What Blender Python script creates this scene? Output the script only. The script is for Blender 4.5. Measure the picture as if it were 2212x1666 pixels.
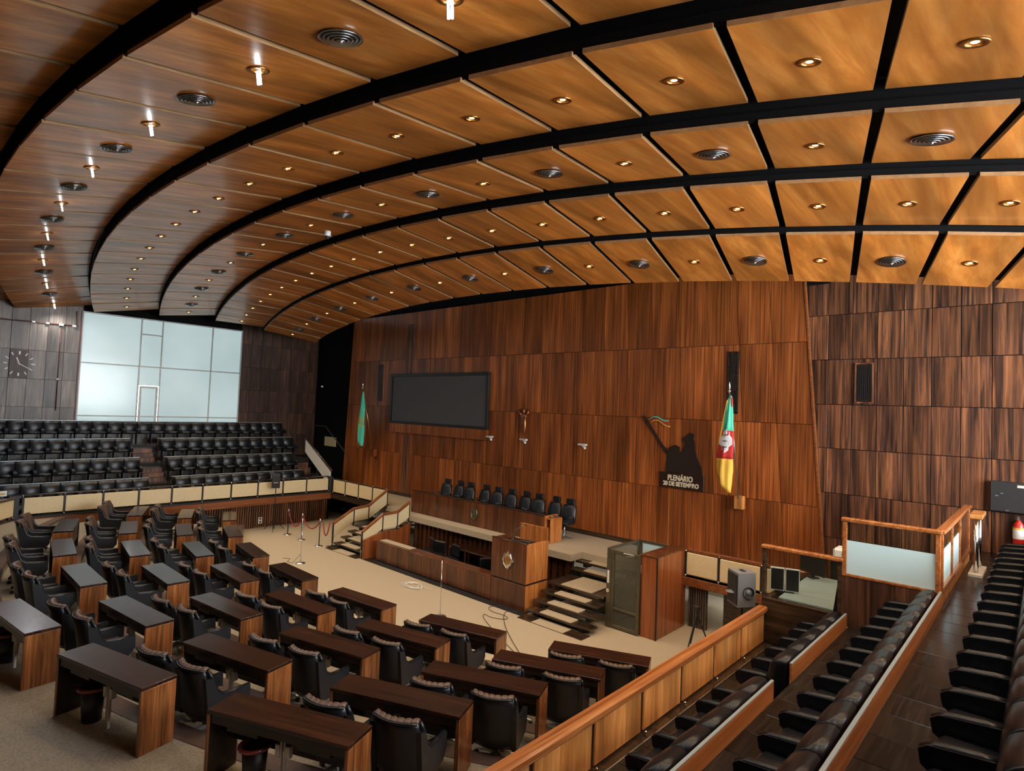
import bpy, math, random
from mathutils import Vector, Matrix
random.seed(7)
for o in list(bpy.data.objects):
    bpy.data.objects.remove(o)
SC = bpy.context.scene
COL = SC.collection
PI = math.pi
R = math.radians

# ------------------------------------------------------------------ camera
CAM_Z = 5.03
M = [[0.73783157, 0.00176694, -0.67498256],
     [0.67380251, 0.05723507, 0.73669147],
     [0.03993437, -0.99835917, 0.04103927]]      # rows: world axes; columns: right, down, forward
cd = bpy.data.cameras.new('camera')
cam = bpy.data.objects.new('camera', cd)
COL.objects.link(cam)
cd.sensor_width = 36.0
cd.sensor_fit = 'HORIZONTAL'
cd.lens = 1265.0 / 2212.0 * 36.0
cd.clip_start = 0.05
cd.clip_end = 300
mw = Matrix.Identity(4)
for i in range(3):
    mw[i][0] = M[i][0]
    mw[i][1] = -M[i][1]
    mw[i][2] = -M[i][2]
mw[2][3] = CAM_Z
cam.matrix_world = mw
SC.camera = cam

# ------------------------------------------------------------------ daylight outside the hall, exposure
WORLD_STRENGTH = 14.0
w = bpy.data.worlds.new('daylight')
SC.world = w
w.use_nodes = True
bg = w.node_tree.nodes['Background']
bg.inputs[0].default_value = (0.93, 0.97, 1.0, 1)
bg.inputs[1].default_value = WORLD_STRENGTH
SC.view_settings.view_transform = 'Standard'
SC.view_settings.look = 'None'
SC.view_settings.gamma = 1.0
SC.view_settings.use_curve_mapping = False
SC.view_settings.exposure = 0.3
try:
    SC.cycles.max_bounces = 7; SC.cycles.diffuse_bounces = 4; SC.cycles.glossy_bounces = 3; SC.cycles.transparent_max_bounces = 8
    SC.cycles.sample_clamp_indirect = 4.0; SC.cycles.blur_glossy = 0.5
except Exception:
    pass
DOWNLIGHT_W = 105.0
CFL_W = 55.0
WINDOW_E = 0.47

# ------------------------------------------------------------------ mesh builder
class MB:
    def __init__(s):
        s.v = []; s.f = []
    def add(s, vs, fs):
        n = len(s.v); s.v += [tuple(p) for p in vs]; s.f += [tuple(i + n for i in f) for f in fs]; return s
    def box(s, x0, x1, y0, y1, z0, z1):
        return s.add([(x0, y0, z0), (x1, y0, z0), (x1, y1, z0), (x0, y1, z0), (x0, y0, z1), (x1, y0, z1), (x1, y1, z1), (x0, y1, z1)],
                     [(3, 2, 1, 0), (4, 5, 6, 7), (0, 1, 5, 4), (1, 2, 6, 5), (2, 3, 7, 6), (3, 0, 4, 7)])
    def cbox(s, x0, x1, y0, y1, z0, z1, c=0.01):
        # box with chamfered edges
        c = min(c, (x1 - x0) * .45, (y1 - y0) * .45, (z1 - z0) * .45)
        X = (x0, x1); Y = (y0, y1); Z = (z0, z1); sg = (1, -1)
        vs = []; idx = {}
        for i in (0, 1):
            for j in (0, 1):
                for k in (0, 1):
                    for a in range(3):
                        p = [X[i], Y[j], Z[k]]
                        q = [X[i] + sg[i] * c, Y[j] + sg[j] * c, Z[k] + sg[k] * c]
                        q[a] = p[a]
                        idx[(i, j, k, a)] = len(vs); vs.append(q)
        fs = []
        def g(i, j, k, a): return idx[(i, j, k, a)]
        for i in (0, 1):
            l = [g(i, 0, 0, 0), g(i, 1, 0, 0), g(i, 1, 1, 0), g(i, 0, 1, 0)]; fs.append(l if i else l[::-1])
            l = [g(0, i, 0, 1), g(0, i, 1, 1), g(1, i, 1, 1), g(1, i, 0, 1)]; fs.append(l if i else l[::-1])
            l = [g(0, 0, i, 2), g(1, 0, i, 2), g(1, 1, i, 2), g(0, 1, i, 2)]; fs.append(l if i else l[::-1])
        for i in (0, 1):
            for j in (0, 1):
                l = [g(i, j, 0, 0), g(i, j, 1, 0), g(i, j, 1, 1), g(i, j, 0, 1)]; fs.append(l if (i ^ j) else l[::-1])
                l = [g(i, 0, j, 0), g(i, 1, j, 0), g(i, 1, j, 2), g(i, 0, j, 2)]; fs.append(l[::-1] if (i ^ j) else l)
                l = [g(0, i, j, 1), g(1, i, j, 1), g(1, i, j, 2), g(0, i, j, 2)]; fs.append(l if (i ^ j) else l[::-1])
                for k in (0, 1):
                    l = [g(i, j, k, 0), g(i, j, k, 1), g(i, j, k, 2)]; fs.append(l if not (i ^ j ^ k) else l[::-1])
        return s.add(vs, fs)
    def tube(s, path, r, n=8, cap=True, closed=False):
        P = [Vector(p) for p in path]; m = len(P)
        rr = r if isinstance(r, (list, tuple)) else [r] * m
        rings = []
        up = None
        for i, p in enumerate(P):
            a = P[(i - 1) % m] if (i > 0 or closed) else p
            b = P[(i + 1) % m] if (i < m - 1 or closed) else p
            t = (b - a)
            t = t.normalized() if t.length > 1e-9 else Vector((0, 0, 1))
            if up is None:
                up = Vector((0, 0, 1)) if abs(t.z) < .9 else Vector((1, 0, 0))
            e1 = up - t * up.dot(t)
            if e1.length < 1e-5:
                e1 = Vector((1, 0, 0)) - t * t.x
            e1.normalize(); up = e1
            e2 = t.cross(e1)
            rings.append([p + (e1 * math.cos(2 * PI * k / n) + e2 * math.sin(2 * PI * k / n)) * rr[i] for k in range(n)])
        vs = [q for ring in rings for q in ring]; fs = []
        for i in range(m if closed else m - 1):
            for k in range(n):
                a = i * n + k; b = i * n + (k + 1) % n; c = ((i + 1) % m) * n + (k + 1) % n; d = ((i + 1) % m) * n + k
                fs.append((a, b, c, d))
        if cap and not closed:
            fs.append(tuple(range(n))[::-1]); fs.append(tuple(range((m - 1) * n, m * n)))
        return s.add(vs, fs)
    def cyl(s, p0, p1, r0, r1=None, n=12):
        return s.tube([p0, p1], [r0, r0 if r1 is None else r1], n)
    def lathe(s, prof, n=16, c=(0, 0, 0)):
        # prof: list of (r, z)
        vs = []; fs = []
        for r, z in prof:
            for k in range(n):
                a = 2 * PI * k / n
                vs.append((c[0] + r * math.cos(a), c[1] + r * math.sin(a), c[2] + z))
        for i in range(len(prof) - 1):
            for k in range(n):
                fs.append((i * n + k, i * n + (k + 1) % n, (i + 1) * n + (k + 1) % n, (i + 1) * n + k))
        return s.add(vs, fs)
    def prism(s, poly, axis, a, b):
        # poly: 2D outline (counter-clockwise), extruded along axis from a to b
        n = len(poly); vs = []
        for t in (a, b):
            for (u, v) in poly:
                vs.append({'x': (t, u, v), 'y': (u, t, v), 'z': (u, v, t)}[axis])
        fs = [tuple(range(n))[::-1], tuple(range(n, 2 * n))]
        for k in range(n):
            fs.append((k, (k + 1) % n, n + (k + 1) % n, n + k))
        return s.add(vs, fs)
    def grid(s, fn, nu, nv, thick=None):
        vs = [fn(i / nu, j / nv) for j in range(nv + 1) for i in range(nu + 1)]
        fs = [(j * (nu + 1) + i, j * (nu + 1) + i + 1, (j + 1) * (nu + 1) + i + 1, (j + 1) * (nu + 1) + i) for j in range(nv) for i in range(nu)]
        return s.add(vs, fs)
    def mesh(s, name):
        me = bpy.data.meshes.new(name)
        me.from_pydata(s.v, [], s.f)
        me.update()
        return me
    def build(s, name, mat, parent=None, smooth=False, loc=None, rz=None):
        me = s.mesh(name)
        me.materials.append(mat)
        if smooth:
            for p in me.polygons: p.use_smooth = True
        return place(name, me, parent, loc, rz)

def place(name, me, parent=None, loc=None, rz=None):
    o = bpy.data.objects.new(name, me)
    COL.objects.link(o)
    if parent is not None: o.parent = parent
    if loc is not None: o.location = loc
    if rz is not None: o.rotation_euler = (0, 0, rz)
    return o

def tag(o, label, cat, group=None):
    o['label'] = label; o['category'] = cat
    if group: o['group'] = group
    return o
def struct(o, label=None, cat=None):
    o['kind'] = 'structure'
    if label: o['label'] = label
    if cat: o['category'] = cat
    return o
def thing(name, label, cat, loc=(0, 0, 0), rz=0, group=None):
    o = bpy.data.objects.new(name, None)
    COL.objects.link(o)
    o.empty_display_size = .1
    o.location = loc; o.rotation_euler = (0, 0, rz)
    return tag(o, label, cat, group)
def dup(root, loc, rz, label=None, group=None):
    r = root.copy(); COL.objects.link(r); r.location = loc; r.rotation_euler = (0, 0, rz)
    if label: r['label'] = label
    if group: r['group'] = group
    for ch in list(root.children):
        c = ch.copy(); COL.objects.link(c); c.parent = r
        for g in list(ch.children):
            d = g.copy(); COL.objects.link(d); d.parent = c
    return r
ORD = ['first', 'second', 'third', 'fourth', 'fifth', 'sixth', 'seventh', 'eighth', 'ninth', 'tenth', 'eleventh', 'twelfth', 'thirteenth',
       'fourteenth', 'fifteenth', 'sixteenth', 'seventeenth', 'eighteenth', 'nineteenth', 'twentieth', 'twenty-first', 'twenty-second',
       'twenty-third', 'twenty-fourth', 'twenty-fifth', 'twenty-sixth', 'twenty-seventh', 'twenty-eighth']

# ------------------------------------------------------------------ materials
def nt(name):
    m = bpy.data.materials.new(name); m.use_nodes = True
    return m, m.node_tree, m.node_tree.nodes['Principled BSDF']
def plain(name, col, rough=.5, metal=0., spec=.5, coat=0., noise=0., nscale=40., bump=0.):
    m, t, b = nt(name)
    b.inputs['Base Color'].default_value = (*col, 1)
    b.inputs['Roughness'].default_value = rough
    b.inputs['Metallic'].default_value = metal
    b.inputs['Specular IOR Level'].default_value = spec
    b.inputs['Coat Weight'].default_value = coat
    b.inputs['Coat Roughness'].default_value = .15
    if noise or bump:
        tc = t.nodes.new('ShaderNodeTexCoord'); nz = t.nodes.new('ShaderNodeTexNoise')
        nz.inputs['Scale'].default_value = nscale; nz.inputs['Detail'].default_value = 4
        t.links.new(tc.outputs['Object'], nz.inputs['Vector'])
        if noise:
            mx = t.nodes.new('ShaderNodeMix'); mx.data_type = 'RGBA'
            mx.inputs[6].default_value = (*[c * (1 - noise) for c in col], 1)
            mx.inputs[7].default_value = (*[min(1, c * (1 + noise)) for c in col], 1)
            rp = t.nodes.new('ShaderNodeValToRGB'); rp.color_ramp.elements[0].position = .35; rp.color_ramp.elements[1].position = .65
            t.links.new(nz.outputs['Fac'], rp.inputs['Fac']); t.links.new(rp.outputs['Color'], mx.inputs[0])
            t.links.new(mx.outputs[2], b.inputs['Base Color'])
        if bump:
            bp = t.nodes.new('ShaderNodeBump'); bp.inputs['Strength'].default_value = bump; bp.inputs['Distance'].default_value = .01
            t.links.new(nz.outputs['Fac'], bp.inputs['Height']); t.links.new(bp.outputs['Normal'], b.inputs['Normal'])
    return m
def wood(name, dark, mid, light, axis='Z', across=14., along=.5, rough=.35, coat=.0, vary=.3, pos=(.32, .5, .68), distort=.8, figure=0., spec=.4):
    m, t, b = nt(name)
    L = t.links.new
    tc = t.nodes.new('ShaderNodeTexCoord'); oi = t.nodes.new('ShaderNodeObjectInfo')
    mul = t.nodes.new('ShaderNodeVectorMath'); mul.operation = 'MULTIPLY_ADD'
    mul.inputs[1].default_value = {'X': (along, across, across), 'Y': (across, along, across), 'Z': (across, across, along)}[axis]
    off = t.nodes.new('ShaderNodeMath'); off.operation = 'MULTIPLY'; off.inputs[1].default_value = 137.
    cmb = t.nodes.new('ShaderNodeCombineXYZ')
    L(oi.outputs['Random'], off.inputs[0])
    for i in range(3): L(off.outputs[0], cmb.inputs[i])
    L(tc.outputs['Object'], mul.inputs[0]); L(cmb.outputs[0], mul.inputs[2])
    nz = t.nodes.new('ShaderNodeTexNoise'); nz.inputs['Scale'].default_value = 1.; nz.inputs['Detail'].default_value = 5; nz.inputs['Roughness'].default_value = .62
    nz.inputs['Distortion'].default_value = distort
    L(mul.outputs[0], nz.inputs['Vector'])
    rp = t.nodes.new('ShaderNodeValToRGB')
    e = rp.color_ramp.elements
    e[0].position = pos[0]; e[0].color = (*dark, 1); e[1].position = pos[2]; e[1].color = (*light, 1)
    x = e.new(pos[1]); x.color = (*mid, 1)
    L(nz.outputs['Fac'], rp.inputs['Fac'])
    # broad tone changes from leaf to leaf
    hs = t.nodes.new('ShaderNodeHueSaturation')
    mr = t.nodes.new('ShaderNodeMapRange'); mr.inputs['To Min'].default_value = 1 - vary; mr.inputs['To Max'].default_value = 1 + vary
    L(oi.outputs['Random'], mr.inputs['Value']); L(mr.outputs[0], hs.inputs['Value'])
    L(rp.outputs['Color'], hs.inputs['Color'])
    out = hs.outputs['Color']
    if figure:
        n2 = t.nodes.new('ShaderNodeTexNoise'); n2.inputs['Scale'].default_value = figure; n2.inputs['Detail'].default_value = 2
        v2 = t.nodes.new('ShaderNodeVectorMath'); v2.operation = 'MULTIPLY'
        v2.inputs[1].default_value = {'X': (.12, 1, 1), 'Y': (1, .12, 1), 'Z': (1, 1, .12)}[axis]
        a2 = t.nodes.new('ShaderNodeVectorMath'); a2.operation = 'ADD'
        L(tc.outputs['Object'], v2.inputs[0]); L(v2.outputs[0], a2.inputs[0]); L(cmb.outputs[0], a2.inputs[1]); L(a2.outputs[0], n2.inputs['Vector'])
        m2 = t.nodes.new('ShaderNodeMapRange'); m2.inputs['From Min'].default_value = .35; m2.inputs['From Max'].default_value = .65
        m2.inputs['To Min'].default_value = .62; m2.inputs['To Max'].default_value = 1.25
        L(n2.outputs['Fac'], m2.inputs['Value'])
        mx = t.nodes.new('ShaderNodeVectorMath'); mx.operation = 'SCALE'
        L(out, mx.inputs[0]); L(m2.outputs[0], mx.inputs['Scale'])
        out = mx.outputs[0]
    L(out, b.inputs['Base Color'])
    b.inputs['Roughness'].default_value = rough
    b.inputs['Specular IOR Level'].default_value = spec
    b.inputs['Coat Weight'].default_value = coat
    b.inputs['Coat Roughness'].default_value = .12
    return m
def emit(name, col, strength):
    m, t, b = nt(name)
    b.inputs['Base Color'].default_value = (*col, 1)
    b.inputs['Emission Color'].default_value = (*col, 1)
    b.inputs['Emission Strength'].default_value = strength
    return m
def glassy(name, tint, alpha, rough=.05, base=None):
    # thin pane: mix of clear see-through and a glossy film
    m = bpy.data.materials.new(name); m.use_nodes = True
    t = m.node_tree; t.nodes.clear()
    o = t.nodes.new('ShaderNodeOutputMaterial'); mx = t.nodes.new('ShaderNodeMixShader')
    tr = t.nodes.new('ShaderNodeBsdfTransparent'); tr.inputs[0].default_value = (*tint, 1)
    pb = t.nodes.new('ShaderNodeBsdfPrincipled'); pb.inputs['Base Color'].default_value = (*(base or (tint if alpha > .5 else (.02, .02, .02))), 1); pb.inputs['Roughness'].default_value = rough
    mx.inputs[0].default_value = alpha
    t.links.new(tr.outputs[0], mx.inputs[1]); t.links.new(pb.outputs[0], mx.inputs[2]); t.links.new(mx.outputs[0], o.inputs[0])
    return m

MT = {}
MT['ceil'] = wood('ceiling_veneer', (.42, .135, .022), (.55, .195, .034), (.68, .28, .062), 'Y', 7, .22, rough=.36, coat=.3, vary=.16, distort=.35, figure=2.2, spec=.4)
MT['ceil_edge'] = wood('panel_edge', (.30, .16, .07), (.36, .20, .09), (.42, .25, .12), 'Y', 9, .4, rough=.5, vary=.1)
MT['void'] = plain('black_void', (.006, .0062, .007), .8, spec=.1)
MT['red'] = wood('front_wall_veneer', (.13, .034, .009), (.29, .080, .018), (.42, .135, .032), 'Z', 26, .3, rough=.34, vary=.3, pos=(.36, .5, .64), distort=.5, figure=3.2, spec=.35)
MT['rose'] = wood('rosewood_veneer', (.028, .014, .010), (.12, .050, .026), (.27, .105, .040), 'Z', 13, .45, rough=.4, vary=.38, pos=(.36, .5, .66), distort=.9, figure=4.5, spec=.3)
MT['satin'] = plain('sky_tinted_metal', (.36, .44, .48), .3, metal=.4)  # metal caps; bluish sky reflection put into the colour
MT['board'] = wood('orange_board', (.34, .11, .03), (.48, .17, .05), (.60, .25, .08), 'Y', 16, .5, rough=.3, coat=.2, vary=.08)
MT['satin_leg'] = plain('cast_aluminium', (.5, .52, .53), .35, metal=.5)
MT['mullion'] = plain('grey_window_frame', (.50, .53, .53), .4)
MT['nosing'] = plain('brown_nosing', (.085, .05, .036), .8, noise=.15, nscale=40)
MT['rose_dark'] = wood('dark_rosewood_veneer', (.018, .009, .007), (.06, .027, .016), (.12, .055, .028), 'Z', 13, .6, rough=.4, vary=.3, pos=(.33, .5, .7), distort=1.2, figure=2.8, spec=.3)
MT['greywood'] = wood('left_wall_veneer', (.06, .047, .038), (.13, .10, .08), (.22, .17, .13), 'Z', 14, .7, rough=.36, vary=.35, distort=1., figure=2.4, spec=.4)
MT['desk'] = wood('desk_rosewood', (.008, .0035, .0022), (.024, .008, .0045), (.05, .017, .008), 'X', 16, .8, rough=.26, coat=.18, vary=.3, distort=1.2, spec=.4)
MT['desk_end'] = wood('desk_end_rosewood', (.09, .03, .010), (.20, .07, .02), (.31, .125, .04), 'Z', 17, .8, rough=.25, coat=.3, vary=.22, distort=1., figure=5.)
MT['desk_dark'] = wood('desk_inside', (.008, .005, .004), (.018, .010, .007), (.03, .018, .012), 'X', 12, .6, rough=.35, vary=.2)
MT['rail_wood'] = wood('rail_wood', (.20, .062, .016), (.33, .115, .032), (.46, .19, .06), 'Y', 14, .5, rough=.24, coat=.4, vary=.1, distort=1.)
MT['rail_panel'] = wood('rail_panel_wood', (.46, .17, .045), (.62, .27, .075), (.74, .38, .13), 'Z', 13, .7, rough=.28, coat=.3, vary=.12, distort=1.2, figure=4)
MT['beam'] = wood('beam_wood', (.11, .032, .01), (.20, .062, .018), (.29, .10, .03), 'Y', 16, .4, rough=.3, coat=.2, vary=.1)
MT['podium'] = wood('podium_rosewood', (.06, .017, .007), (.10, .031, .011), (.15, .05, .017), 'Z', 14, .6, rough=.26, coat=.35, vary=.2, distort=1., figure=3)
MT['podium_light'] = wood('podium_light_wood', (.24, .075, .018), (.42, .145, .034), (.56, .23, .06), 'Z', 12, .6, rough=.26, coat=.35, vary=.1, distort=1.2)
MT['column'] = wood('booth_mahogany', (.17, .042, .012), (.27, .075, .02), (.35, .11, .032), 'Z', 12, .35, rough=.25, coat=.35, vary=.1, distort=.6)
MT['darkwood'] = wood('dark_step_wood', (.014, .009, .006), (.04, .024, .014), (.075, .045, .026), 'X', 14, .7, rough=.25, coat=.3, vary=.25)
MT['parquet'] = wood('dark_parquet', (.006, .005, .0045), (.013, .011, .009), (.026, .021, .017), 'Y', 26, 1.2, rough=.22, coat=.0, vary=.35, spec=.2)
MT['slat'] = wood('fluted_wood', (.10, .035, .014), (.22, .08, .028), (.36, .14, .05), 'Z', 12, .5, rough=.35, vary=.25, figure=3)
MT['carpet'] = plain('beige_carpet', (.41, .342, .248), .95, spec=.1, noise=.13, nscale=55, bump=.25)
MT['carpet_dim'] = plain('dim_carpet', (.31, .265, .195), .95, spec=.1, noise=.15, nscale=48, bump=.25)  # same beige carpet darkened; weaker light put into its colour
MT['carpet_dimmer'] = plain('dimmer_carpet', (.26, .225, .172), .95, spec=.1, noise=.16, nscale=45, bump=.25)  # same carpet darker still; the rear rows' dimness is in its colour
MT['cream'] = plain('cream_vinyl', (.67, .54, .31), .5, noise=.03, nscale=12)
MT['leather'] = plain('black_leather', (.012, .0135, .017), .34, spec=.45, noise=.2, nscale=60, bump=.06)
MT['leather_gloss'] = plain('glossy_black_leather', (.006, .0075, .0105), .32, spec=.36, coat=.0, noise=.2, nscale=40, bump=.05)
MT['brown'] = plain('brown_leather', (.085, .047, .031), .4, spec=.5, noise=.12, nscale=30)
MT['chrome'] = plain('chrome', (.75, .76, .78), .18, metal=1.)
MT['steel'] = plain('brushed_steel', (.55, .57, .58), .32, metal=1.)
MT['brass'] = plain('warm_brass', (.55, .30, .10), .3, metal=1.)
MT['bronze_door'] = plain('bronze_anodised', (.13, .115, .075), .35, metal=.6, noise=.1, nscale=8)
MT['black'] = plain('matte_black', (.012, .012, .013), .45)
MT['darkgrey'] = plain('dark_grey_plastic', (.022, .023, .023), .45)
MT['grey'] = plain('grey_plastic', (.20, .21, .225), .35)
MT['white'] = plain('white_plastic', (.74, .75, .74), .4)
MT['offwhite'] = plain('off_white_paint', (.62, .60, .54), .5)
MT['lettering'] = plain('ivory_lettering', (.78, .70, .50), .45)
MT['signwood'] = plain('dark_sign', (.028, .013, .008), .35)
MT['bronze'] = plain('polished_bronze', (.38, .15, .06), .28, metal=.8)
MT['silhouette'] = plain('dark_relief_metal', (.022, .012, .008), .45)
MT['red_paint'] = plain('red_paint', (.55, .02, .015), .3, coat=.3)
MT['conduit'] = plain('red_conduit', (.13, .03, .022), .45)
MT['rope'] = plain('red_velvet', (.30, .018, .014), .8)
MT['screen'] = plain('projection_cloth', (.085, .086, .09), .75, noise=.15, nscale=90)
MT['flag_green'] = plain('flag_green', (.09, .60, .40), .7)
MT['flag_red'] = plain('flag_red', (.55, .03, .025), .7)
MT['flag_yellow'] = plain('flag_yellow', (.75, .45, .06), .7)
MT['flag_white'] = plain('flag_white', (.72, .74, .76), .7)
MT['frost'] = glassy('frosted_pane', (.56, .78, .83), .95, .4)
MT['pane'] = glassy('clear_pane', (.88, .92, .90), .10, .03)
MT['pane_dark'] = glassy('tinted_pane', (.80, .80, .74), .30, .06, (.17, .17, .14))
MT['warm_bulb'] = emit('warm_bulb', (1., .52, .17), 8.)
MT['cool_tube'] = emit('cool_tube', (.92, .97, 1.), 14.)
for k_ in ('warm_bulb', 'cool_tube'):
    MT[k_].cycles.emission_sampling = 'NONE'      # the lamp inside each fitting carries its light
MT['burgundy'] = plain('burgundy_plastic', (.20, .035, .028), .22, coat=.4)
MT['table'] = plain('pale_laminate', (.38, .47, .49), .3, coat=.2)
def window_mat():
    m, t, b = nt('window_daylight')
    tc = t.nodes.new('ShaderNodeTexCoord'); nz = t.nodes.new('ShaderNodeTexNoise'); nz.inputs['Scale'].default_value = .35; nz.inputs['Detail'].default_value = 2
    rp = t.nodes.new('ShaderNodeValToRGB')
    rp.color_ramp.elements[0].position = .3; rp.color_ramp.elements[0].color = (.50, .68, .68, 1)
    rp.color_ramp.elements[1].position = .7; rp.color_ramp.elements[1].color = (.74, .92, .93, 1)
    t.links.new(tc.outputs['Object'], nz.inputs['Vector']); t.links.new(nz.outputs['Fac'], rp.inputs['Fac'])
    t.links.new(rp.outputs['Color'], b.inputs['Emission Color'])
    b.inputs['Base Color'].default_value = (.12, .14, .14, 1)
    b.inputs['Emission Strength'].default_value = WINDOW_E
    b.inputs['Roughness'].default_value = .15
    return m
MT['window'] = window_mat()

# ================================================================== STRUCTURE
XL, YW, YD = -28.1, 15.37, 15.56          # left wall, front veneer wall, dark wall behind it
AXIS = -13.05
F = [1.27, 1.885, 2.50, 3.115]            # gallery floors, first to fourth row
DAIS = 1.20

# ---- main carpeted floor
struct(MB().box(-28.3, 8.2, -6.2, 17, -.2, 0).build('floor', MT['carpet']))

# ---- curved terraces for the desk rows
def arc_y(x):
    d = x - AXIS
    return 18.3 - math.sqrt(max(0, 18.3 ** 2 - d * d))
def terrace(front, z0, z1, mat, name, back=-6.0):
    xs = [-22.2 + (18.2) * i / 40 for i in range(41)]
    m = MB(); n = len(xs)
    vs = []
    for x in xs:
        yf = front + arc_y(x)
        vs += [(x, yf, z1), (x, back, z1), (x, yf, z0)]
    fs = []
    for i in range(n - 1):
        a = i * 3; b = a + 3
        fs.append((a, a + 1, b + 1, b)); fs.append((a + 2, a, b, b + 2))
    fs.append((0, 2, 1))
    m.add(vs, fs)
    for xe in (xs[0], xs[-1]):
        yf = front + arc_y(xe)
        m.add([(xe, yf, z0), (xe, back, z0), (xe, back, z1), (xe, yf, z1)], [(0, 1, 2, 3)])
    o = m.build(name, mat); struct(o)
    ns = MB()
    for i in range(n - 1):
        a, b = xs[i], xs[i + 1]; ya, yb_ = front + arc_y(a), front + arc_y(b)
        ns.add([(a, ya + .012, z1 + .006), (b, yb_ + .012, z1 + .006), (b, yb_ - .24, z1 + .006), (a, ya - .24, z1 + .006), (a, ya + .012, z1 - .05), (b, yb_ + .012, z1 - .05)], [(3, 2, 1, 0), (0, 1, 5, 4)])
    ns.build('nosing', MT['nosing'], o)
    return o
ROWY = [6.90, 5.535, 4.17, 2.81, 1.44]
TZ = [.33, .55, .77, .99, 1.21]
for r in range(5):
    terrace(ROWY[r] + .34, -.01, TZ[r], MT['carpet_dim'] if r < 3 else MT['carpet_dimmer'], 'floor')

# ---- front wall of red veneer sheets
fw = bpy.data.objects.new('wall_front', None); COL.objects.link(fw)
struct(fw)
def lerp(a, b, t): return a + (b - a) * t
zb = [1.2, 2.99, 4.955, 6.98, 9.0]
def edgeL(z): return lerp(-24.79, -24.47, (z - 1.5) / 7.3)
def edgeR(z): return lerp(-3.92, -4.43, (z - 1.8) / 6.5)
MB().prism([(edgeL(1), 1.0), (edgeR(1), 1.0), (edgeR(9), 9.), (edgeL(9), 9.)], 'y', YW + .03, YW + .12).build('wall_core', MT['void'], fw)
NP = 24
def sheet(parent, q, y, mat, thick=.025, gap=.006):
    (x0, x1, x2, x3, z0, z1) = q     # bottom x0-x1, top x2-x3
    m = MB()
    cx = (x0 + x1) / 2; cz = (z0 + z1) / 2
    b = [(x0 - cx + gap, z0 - cz + gap), (x1 - cx - gap, z0 - cz + gap), (x3 - cx - gap, z1 - cz - gap), (x2 - cx + gap, z1 - cz - gap)]
    m.prism(b, 'y', 0, thick)
    return m.build('panel', mat, parent, loc=(cx, y, cz))
DARKCOL = {5, 19}
for r in range(4):
    z0, z1 = zb[r], zb[r + 1]
    for c in range(NP):
        t0, t1 = c / NP, (c + 1) / NP
        o = sheet(fw, (lerp(edgeL(z0), edgeR(z0), t0), lerp(edgeL(z0), edgeR(z0), t1), lerp(edgeL(z1), edgeR(z1), t0), lerp(edgeL(z1), edgeR(z1), t1), z0, z1),
                  YW + random.uniform(-.003, .003), MT['red'])
MB().box(-23.6, -4.0, YW - .02, YW, DAIS, DAIS + .14).build('skirting', MT['darkwood'], fw)
# pale edge strip on the right end of the veneer wall
MB().prism([(edgeR(1.2) - .01, 1.2), (edgeR(1.2) + .025, 1.2), (edgeR(9) + .025, 9.), (edgeR(9) - .01, 9.)], 'y', YW - .02, YW + .12).build('edge_strip', MT['beam'], fw)
# narrow dark slots in the veneer
for (x0, x1, z0, z1) in ((-22.22, -21.92, 5.16, 6.82), (-6.3, -6.0, 5.15, 6.8)):
    g = MB().box(x0, x1, YW - .03, YW, z0, z1).build('slot_grille', MT['black'], fw)
    for k in range(6):
        xx = lerp(x0, x1, (k + .5) / 6)
        MB().box(xx - .008, xx + .008, YW - .045, YW - .03, z0 + .03, z1 - .03).build('slat', MT['darkwood'], g)
for (z0, z1, x0) in ((6.35, 8.5, -20.3), (1.3, 3.8, -20.25)):
    MB().box(x0, x0 + .5, YW - .012, YW, z0, z1).build('dark_leaf', MT['rose'], fw)

# ---- dark rosewood wall to the right
rw = bpy.data.objects.new('wall_front_right', None); COL.objects.link(rw); struct(rw)
MB().box(-5.2, 4.0, YD + .03, YD + .2, 0, 9.6).build('wall_core', MT['void'], rw)
zr = [1.25, 2.3, 3.35, 4.41, 5.46, 6.54, 7.62, 8.7]
def rect_mesh(w, h, th=.03, gap=.007):
    return MB().cbox(-w / 2 + gap, w / 2 - gap, 0, th, -h / 2 + gap, h / 2 - gap, .003).mesh('panel')
cache = {}
for r in range(len(zr) - 1):
    h = zr[r + 1] - zr[r]
    for c in range(17):
        x0 = -4.95 + c * .513
        key = ('rose', round(h, 3))
        if key not in cache:
            cache[key] = rect_mesh(.513, h); cache[key].materials.append(MT['rose'])
        place('panel', cache[key], rw, (x0 + .2565, YD + random.uniform(-.004, .004), (zr[r] + zr[r + 1]) / 2))
v = MB().box(-3.32, -2.98, YD - .03, YD, 5.52, 6.42).build('wall_vent', MT['desk_dark'], rw)
for k in range(9):
    xx = -3.30 + .04 * k
    MB().box(xx - .006, xx + .01, YD - .045, YD - .03, 5.58, 6.36).build('slat', MT['black'], v)
MB().box(-3.34, -3.31, YD - .05, YD, 5.5, 6.44).box(-2.99, -2.96, YD - .05, YD, 5.5, 6.44).box(-3.31, -2.99, YD - .05, YD, 6.41, 6.44).box(-3.31, -2.99, YD - .05, YD, 5.5, 5.53).build('vent_frame', MT['rose'], v)

# ---- dark recess wall at the left of the veneer wall
lw0 = bpy.data.objects.new('wall_front_left', None); COL.objects.link(lw0); struct(lw0)
MB().box(-28.2, -22.5, 15.62, 15.75, 0, 9.6).build('wall_core', MT['void'], lw0)
tag(MB().lathe([(.0, -.05), (.05, -.05), (.06, .0), (.05, .05), (0, .05)], 10).build('wall_sensor', MT['white'], None, True, (-27.45, 15.56, 5.82)),
    'small white sensor on the dark recess wall', 'sensor')

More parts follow.
